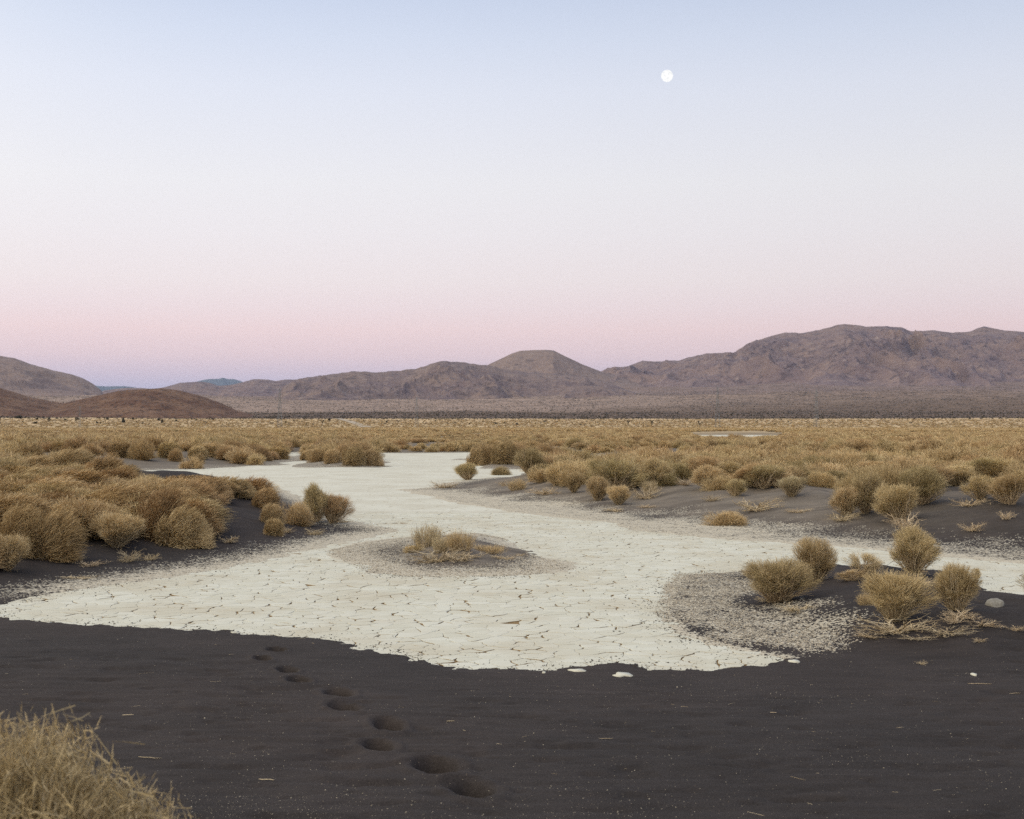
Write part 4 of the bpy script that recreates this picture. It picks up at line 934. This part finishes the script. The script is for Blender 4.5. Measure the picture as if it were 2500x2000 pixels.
# ------------------------------------------------------------------ lattice towers of the power line
M_steel = mat_plain('galvanised_steel', (.20, .215, .235), .6)
def bar(p, q, w):
    p, q = np.array(p, float), np.array(q, float); d = nrm(q-p); s = nrm(np.cross(d, [.31, .77, .55])); t = np.cross(d, s); o = []
    for e_ in (p, q): o += [e_+(s*a+t*b)*w*.5 for a, b in ((1, 1), (-1, 1), (-1, -1), (1, -1))]
    return np.array(o), np.array([[0, 1, 5, 4], [1, 2, 6, 5], [2, 3, 7, 6], [3, 0, 4, 7], [3, 2, 1, 0], [4, 5, 6, 7]]), np.zeros(8)
def tower_geo(t=.14):
    hw = lambda z: 2.2-1.3*min(z/.7, 1)*1.0 if z < .7 else .9-.5*(z-.7)/.3
    Ht = 40.0; parts = {}
    def leg(sx, sy): return join([bar((sx*hw(a), sy*hw(a), a*Ht), (sx*hw(b), sy*hw(b), b*Ht), t) for a, b in ((0, .35), (.35, .7), (.7, 1.0))])
    parts['leg'] = [leg(sx, sy) for sx in (-1, 1) for sy in (-1, 1)]
    br = []; zs = np.linspace(0, 1, 15)
    for a, b in zip(zs[:-1], zs[1:]):
        for s in (-1, 1):
            br += [bar((-hw(a), s*hw(a), a*Ht), (hw(b), s*hw(b), b*Ht), t*.6), bar((hw(a), s*hw(a), a*Ht), (-hw(b), s*hw(b), b*Ht), t*.6),
                   bar((s*hw(a), -hw(a), a*Ht), (s*hw(b), hw(b), b*Ht), t*.6), bar((-hw(b), s*hw(b), b*Ht), (hw(b), s*hw(b), b*Ht), t*.6)]
    parts['bracing'] = [join(br)]
    def arm(z, w): return join([bar((-w, 0, z), (w, 0, z), t*.8), bar((-w, 0, z), (0, 0, z+1.6), t*.6), bar((w, 0, z), (0, 0, z+1.6), t*.6)])
    parts['cross_arm'] = [arm(z*Ht, w) for z, w in ((.74, 3.6), (.84, 3.2), (.93, 2.6))]
    parts['insulator'] = [bar((s*w, 0, z*Ht), (s*w, 0, z*Ht-2.6), t*.8) for z, w in ((.74, 3.6), (.84, 3.2)) for s in (-1, 1)]
    return parts
TG = {k: [mesh('tower_'+k, g[0], [g[1]], M_steel) for g in v] for k, v in tower_geo().items()}
TW = [(683, 947, 1046, .3, 'leftmost clear lattice tower in front of the dark low mountain'), (1752, 947, 1049, 1.2, 'thin lattice tower right of the middle of the plain'), (1993, 955, 1050, .6, 'lattice tower nearest the right edge, with an A shaped top'),
      (1017, 968, 1046, 1.5, 'very faint lattice tower below the middle mountain'), (195, 984, 1040, .9, 'faint lattice tower in front of the left flank of the dark hill')]
for (a, top, bot, rz, lb) in TW:
    Dd = 1300.0; x = (a-1250)/F*Dd; z = -.4; hh = (bot-top)/F*Dd
    e = link('lattice_tower', None, label=lb, cat='pylon', group='lattice towers of one power line', loc=(x, Dd, z), rot=(0, 0, rz), scale=(hh/40,)*3)
    for k, ms in TG.items():
        for m in ms: link(k, m, e)

# pale dirt track crossing the plain
M_track = mat_plain('pale_track_dirt', (.46, .40, .32), .95, (.38, .32, .25), .2)
tp = [(825, 1021.5), (850, 1028), (870, 1034.5), (895, 1043)]
Vt = []
for (a, b) in tp:
    Ds = np.linspace(500, 2500, 1500); xs = (a-1250)/F*Ds; zz = far_h(xs, Ds)+.5; rowpx = HOR-(zz-H)/Ds*F; j = int(np.argmin(np.abs(rowpx-b))); Vt += [(xs[j]-5, Ds[j], zz[j]), (xs[j]+6, Ds[j]+2, zz[j])]
nq = len(tp)-1
link('dirt_track', mesh('dirt_track', np.array(Vt), [np.array([[2*k, 2*k+1, 2*k+3, 2*k+2] for k in range(nq)])], M_track), kind='structure', label='pale dirt track running across the far plain')

# ------------------------------------------------------------------ rock, chips, litter
def rock_mesh(name, m, seed, n=26):
    r = np.random.default_rng(seed); u = np.linspace(0, 2*np.pi, n, endpoint=False); w = np.linspace(0, np.pi, n//2+1)
    UU, WW = np.meshgrid(u, w, indexing='ij'); d = np.stack([np.sin(WW)*np.cos(UU), np.sin(WW)*np.sin(UU), np.cos(WW)], -1).reshape(-1, 3)
    rad = np.ones(len(d))
    for _ in range(9):
        nv = nrm(r.normal(size=3)); dd = (d*nv).sum(1); lim = r.uniform(.62, .86); rad = np.where(dd*rad > lim, lim/np.maximum(dd, .01), rad)
    rad = rad*(1+.05*fbm(d[:, 0]*3, d[:, 1]*3+d[:, 2]*2, 3)); nn = n//2+1; i, j = np.meshgrid(np.arange(n), np.arange(nn-1), indexing='ij'); i2 = (i+1) % n
    return mesh(name, d*rad[:, None], [np.stack([i*nn+j, i*nn+j+1, i2*nn+j+1, i2*nn+j], -1).reshape(-1, 4)], m, None, True)
M_rockp = mat_plain('pale_boulder', (.27, .26, .235), .9, (.20, .185, .16), 5)
x, y, z = hit(2434, 1484); link('rock', rock_mesh('rock', M_rockp, 4), label='pale rounded rock half buried in dark sand near the right edge', cat='rock', loc=(x, y+.06, z-.022), rot=(0.1, .05, .6), scale=(.112, .11, .105))
def chips(x, y, s, seed, flat=.4, zoff=.0):
    r = np.random.default_rng(seed); n = len(x); z = ground_h(x, y)+zoff; z = np.maximum(z, 0.001)
    a = r.uniform(0, 6.28, n); ca, sa = np.cos(a), np.sin(a); o = np.array([[1, 0, 0], [0, 1, 0], [-1, 0, 0], [0, -1, 0], [0, 0, 1], [0, 0, -1]], float)
    P = o[None]*s[:, None, None]*r.uniform(.5, 1.1, (n, 6, 1))*np.array([1, .8, flat])
    P[..., 2] += P[..., 0]*r.normal(0, .2, (n, 1))
    Vv = np.stack([P[..., 0]*ca[:, None]-P[..., 1]*sa[:, None]+x[:, None], P[..., 0]*sa[:, None]+P[..., 1]*ca[:, None]+y[:, None], P[..., 2]+z[:, None]+s[:, None]*.1], -1).reshape(-1, 3)
    f = np.array([[0, 1, 4], [1, 2, 4], [2, 3, 4], [3, 0, 4], [1, 0, 5], [2, 1, 5], [3, 2, 5], [0, 3, 5]]); Fq = (f[None]+(np.arange(n)*6)[:, None, None]).reshape(-1, 3)
    return Vv, Fq, np.repeat(r.random(n), 6)
def inpoly(P, n, seed, pad=.3):
    r = np.random.default_rng(seed); x0, y0 = P.min(0)-pad; x1, y1 = P.max(0)+pad; return r.uniform(x0, x1, n), r.uniform(y0, y1, n), r
M_chip = mat_twig('clay_chips', (.29, .255, .20), (.42, .38, .315), (.56, .53, .455)); 
x, y, r = inpoly(G_right, 60000, 1); sdg = near_sd(G_right, x, y)+fbm(x*.9, y*.8, 4)*.7; k = (r.random(len(x)) < sm(.35, -.5, sdg)*.62*(.5+sm(-.25, .15, fbm(x*2.2, y*2.2, 3)))) & (sd_playa(x, y) > -.12)
x, y = x[k][:20000], y[k][:20000]; s = np.clip(r.lognormal(math.log(.0085), .42, len(x)), .004, .03); s = np.where(sm(15, 13.5, y) > r.random(len(x))*1.6, s*1.5, s)
link('clay_chips', mesh('clay_chips', *[(lambda q: (q[0], [q[1]]))(chips(x, y, s, 1))][0], M_chip, {'tint': np.repeat(r.random(len(x)), 6)}), kind='stuff', label='pale broken clay chips scattered on dark sand beside the right mound'); print('chips', len(x))
x, y, r = inpoly(P_isle, 30000, 2, .1); k = (near_sd(P_isle, x, y) < .05) & (near_sd(P_cmound, x, y) > -.1) & (r.random(len(x)) < .8); x, y = x[k][:11000], y[k][:11000]
link('clay_chips', mesh('clay_chips', *[(lambda q: (q[0], [q[1]]))(chips(x, y, np.clip(r.lognormal(math.log(.012), .35, len(x)), .005, .03), 2))][0], M_chip, {'tint': np.repeat(r.random(len(x)), 6)}), kind='stuff', label='tan clay chips ringing the small island in the lake bed')
r = np.random.default_rng(3); n = 60000; D = r.uniform(13, 36, n); a = r.uniform(-R(22), R(8), n); x, y = D*np.sin(a), D*np.cos(a); sp_m = sd_playa(x, y)
k = (sp_m > -.02) & (sp_m < 1.6) & (r.random(n) < np.exp(-sp_m*2.2)) & (near_sd(P_isle, x, y) > 0) & (y > 15.5); x, y = x[k][:9000], y[k][:9000]
link('clay_chips', mesh('clay_chips', *[(lambda q: (q[0], [q[1]]))(chips(x, y, np.clip(r.lognormal(math.log(.010), .4, len(x)), .004, .03), 3))][0], M_chip, {'tint': np.repeat(r.random(len(x)), 6)}), kind='stuff', label='pale clay crumbs along the foot of the left dune')
# dark sand blown out over the clay along the shore
r = np.random.default_rng(14); n = 90000; D = r.uniform(11.5, 21, n); a = r.uniform(-R(22), R(22), n); x, y = D*np.sin(a), D*np.cos(a); sp_m = sd_playa(x, y)
k = (sp_m < .03) & (sp_m > -.9) & (r.random(n) < .8*np.exp(sp_m*5.5)*(.35+1.3*sm(-.15, .3, fbm(x*1.4, y*1.4, 3)))); x, y = x[k][:22000], y[k][:22000]
M_blown = mat_plain('blown_dark_sand', (.050, .043, .041), .95, (.09, .075, .062), 30)
link('blown_sand', mesh('blown_sand', *[(lambda q: (q[0], [q[1]]))(chips(x, y, np.clip(r.lognormal(math.log(.0070), .55, len(x)), .002, .024), 9, .35))][0], M_blown), kind='stuff', label='dark sand grains blown over the edge of the pale clay'); print('blown', len(x))
# grit and straw on the near sand
r = np.random.default_rng(6); n = 40000; D = np.exp(r.uniform(math.log(5.2), math.log(15), n)); a = r.uniform(-R(21.5), R(21.5), n); x, y = D*np.sin(a), D*np.cos(a)
k = (sd_playa(x, y) > .05) & (r.random(n) < .10+1.2*sm(8.2, 5.8, y)*sm(.3, -1.2, x)+.3*sm(-.1, .4, fbm(x*.8, y*.8, 3))); x, y = x[k], y[k]
rq = np.random.default_rng(61); qx, qy = rq.uniform(-2.6, 1.2, 16000), rq.uniform(5.3, 8.2, 16000); k2 = rq.random(16000) < sm(8.2, 5.9, qy)*sm(.9, -1.0, qx-.25*(qy-6))*.5*(.4+sm(-.2, .2, fbm(qx*1.6, qy*1.6, 3))); x = np.concatenate([x, qx[k2]]); y = np.concatenate([y, qy[k2]])
link('sand_grit', mesh('sand_grit', *[(lambda q: (q[0], [q[1]]))(chips(x, y, np.clip(r.lognormal(math.log(.0026), .45, len(x)), .0012, .012), 4, .6))][0], M_chip, {'tint': np.repeat(r.random(len(x))*.45, 6)}), kind='stuff', label='tiny pale grit scattered over the near dark sand')
n = 260; D = np.exp(r.uniform(math.log(5.3), math.log(14), n)); a = r.uniform(-R(21), R(21), n); x, y = D*np.sin(a), D*np.cos(a); k = (sd_playa(x, y) > .1) & (r.random(n) < .3+.8*sm(8, 5.5, y)*sm(1, -1, x)); x, y = x[k], y[k]; n = len(x)
z = ground_h(x, y)+.004; an = r.uniform(-1, 1, n); ln_ = r.uniform(.015, .06, n)*r.choice([1, 1, 1, 2.2], n); p0 = np.stack([x, y, z], 1); p2 = p0+np.stack([np.cos(an)*ln_, np.sin(an)*ln_, np.zeros(n)], 1); p1 = (p0+p2)/2+r.normal(0, .12, (n, 3))*ln_[:, None]; p1[:, 2] = z+.004
link('straw_litter', mk('straw_litter', prisms(bez(p0, p1, p2, 4), np.full((n, 4), .0016), r.uniform(.4, 1, (n, 1))*np.ones((1, 4)), r), M_wood), kind='stuff', label='bits of straw and twig lying on the near dark sand')
# loose flakes of clay in front of the lake bed, and single sticks
M_fl = M_plate
for (a, b, w_, d_, lb) in [(1410, 1638, 44, 7, 'flat white clay flake just off the front edge of the lake bed'), (1522, 1650, 50, 10, 'largest loose white clay flake on dark sand in front of the lake bed'), (1940, 1616, 24, 7, 'small round clay flake off the right tip of the lake bed'),
                           (573, 1546, 20, 3, 'thin clay flake beside the left part of the front edge'), (1328, 1643, 9, 3, 'tiny clay crumb below the front edge of the lake bed'), (2378, 1648, 12, 6, 'small pale pebble on dark sand below the right mound')]:
    x, y, z = hit(a, b); rx = w_*y/F/2; ry = d_*y*y/F/H/2; n = 13; t = np.linspace(0, 2*np.pi, n, endpoint=False); rr_ = 1+.75*fbm(np.cos(t)*2.7+a, np.sin(t)*2.7+b, 3)
    P = np.stack([np.cos(t)*rx*rr_, np.sin(t)*ry*rr_, np.full(n, .008)], 1); Bt = P.copy(); Bt[:, 2] = -.02; Bt[:, :2] *= 1.04; i = np.arange(n); i2 = (i+1) % n
    gz = ground_h(P[:, 0]+x, P[:, 1]+y)-z; P[:, 2] += np.maximum(gz, 0)*.7
    Vf = np.concatenate([P, Bt, [[0, 0, .011+max(gz.mean(), 0)]]]); link('clay_flake', mesh('clay_flake', Vf, [np.stack([n+i, n+i2, i2, i], 1), np.stack([i, i2, np.full(n, 2*n)], 1)], M_fl, {'tint': np.full(2*n+1, .3)}), label=lb, cat='clay flake', loc=(x, y, z))
for k, (a, b, w_, rz, lb) in enumerate([(365, 1852, 62, -.25, 'thin straight stick on the sand beside the foreground shrub'), (312, 1748, 28, .1, 'short pale stick left of the footprints'), (1480, 1806, 34, .05, 'thin straw lying in the middle of the near sand'), (2392, 1672, 56, -.1, 'long thin stick on the near sand at right'), (2478, 1696, 30, .2, 'short stick at the right edge of the near sand'), (650, 1906, 40, -.2, 'pale stick low on the near sand left of the footprints'),
        (1100, 1763, 20, .1, 'small straw right of the footprints'), (1888, 1742, 16, -.1, 'tiny twig on the near sand right of centre'), (880, 1508, 2, 0, '')][:8]):
    x, y, z = hit(a, b); Lw = w_*y/F; r = np.random.default_rng(k+50); q = np.linspace(-.5, .5, 5); P = np.stack([q*Lw, r.normal(0, .03, 5)*Lw, np.full(5, .006)], 1)[None]
    link('stick', mk('stick', prisms(P, np.array([[.003, .006, .006, .005, .003]]), np.full((1, 5), .75), r), M_wood), label=lb, cat='stick', loc=(x, y, z), rot=(0, 0, rz))

# ------------------------------------------------------------------ air
hz = bpy.data.materials.new('haze_air'); hz.use_nodes = True; nt = hz.node_tree; nt.nodes.clear()
o_ = nt.nodes.new('ShaderNodeOutputMaterial'); pv = nt.nodes.new('ShaderNodeVolumePrincipled'); nt.links.new(pv.outputs[0], o_.inputs['Volume'])
pv.inputs['Color'].default_value = (.66, .76, 1.0, 1); pv.inputs['Density'].default_value = 1.6e-5; pv.inputs['Anisotropy'].default_value = 0
xs0, ys0, zs0, zs1 = 70000., 70000., -3., 900.
Vh = [(sx*xs0, sy*ys0, zz) for zz in (zs0, zs1) for sx, sy in ((-1, -1), (1, -1), (1, 1), (-1, 1))]
link('haze', mesh('haze', np.array(Vh), [np.array([[0, 3, 2, 1], [4, 5, 6, 7], [0, 1, 5, 4], [1, 2, 6, 5], [2, 3, 7, 6], [3, 0, 4, 7]])], hz), kind='stuff', label='thin blue evening haze over the plain')
print('done', time.time()-T0, 'objects', len(bpy.data.objects))
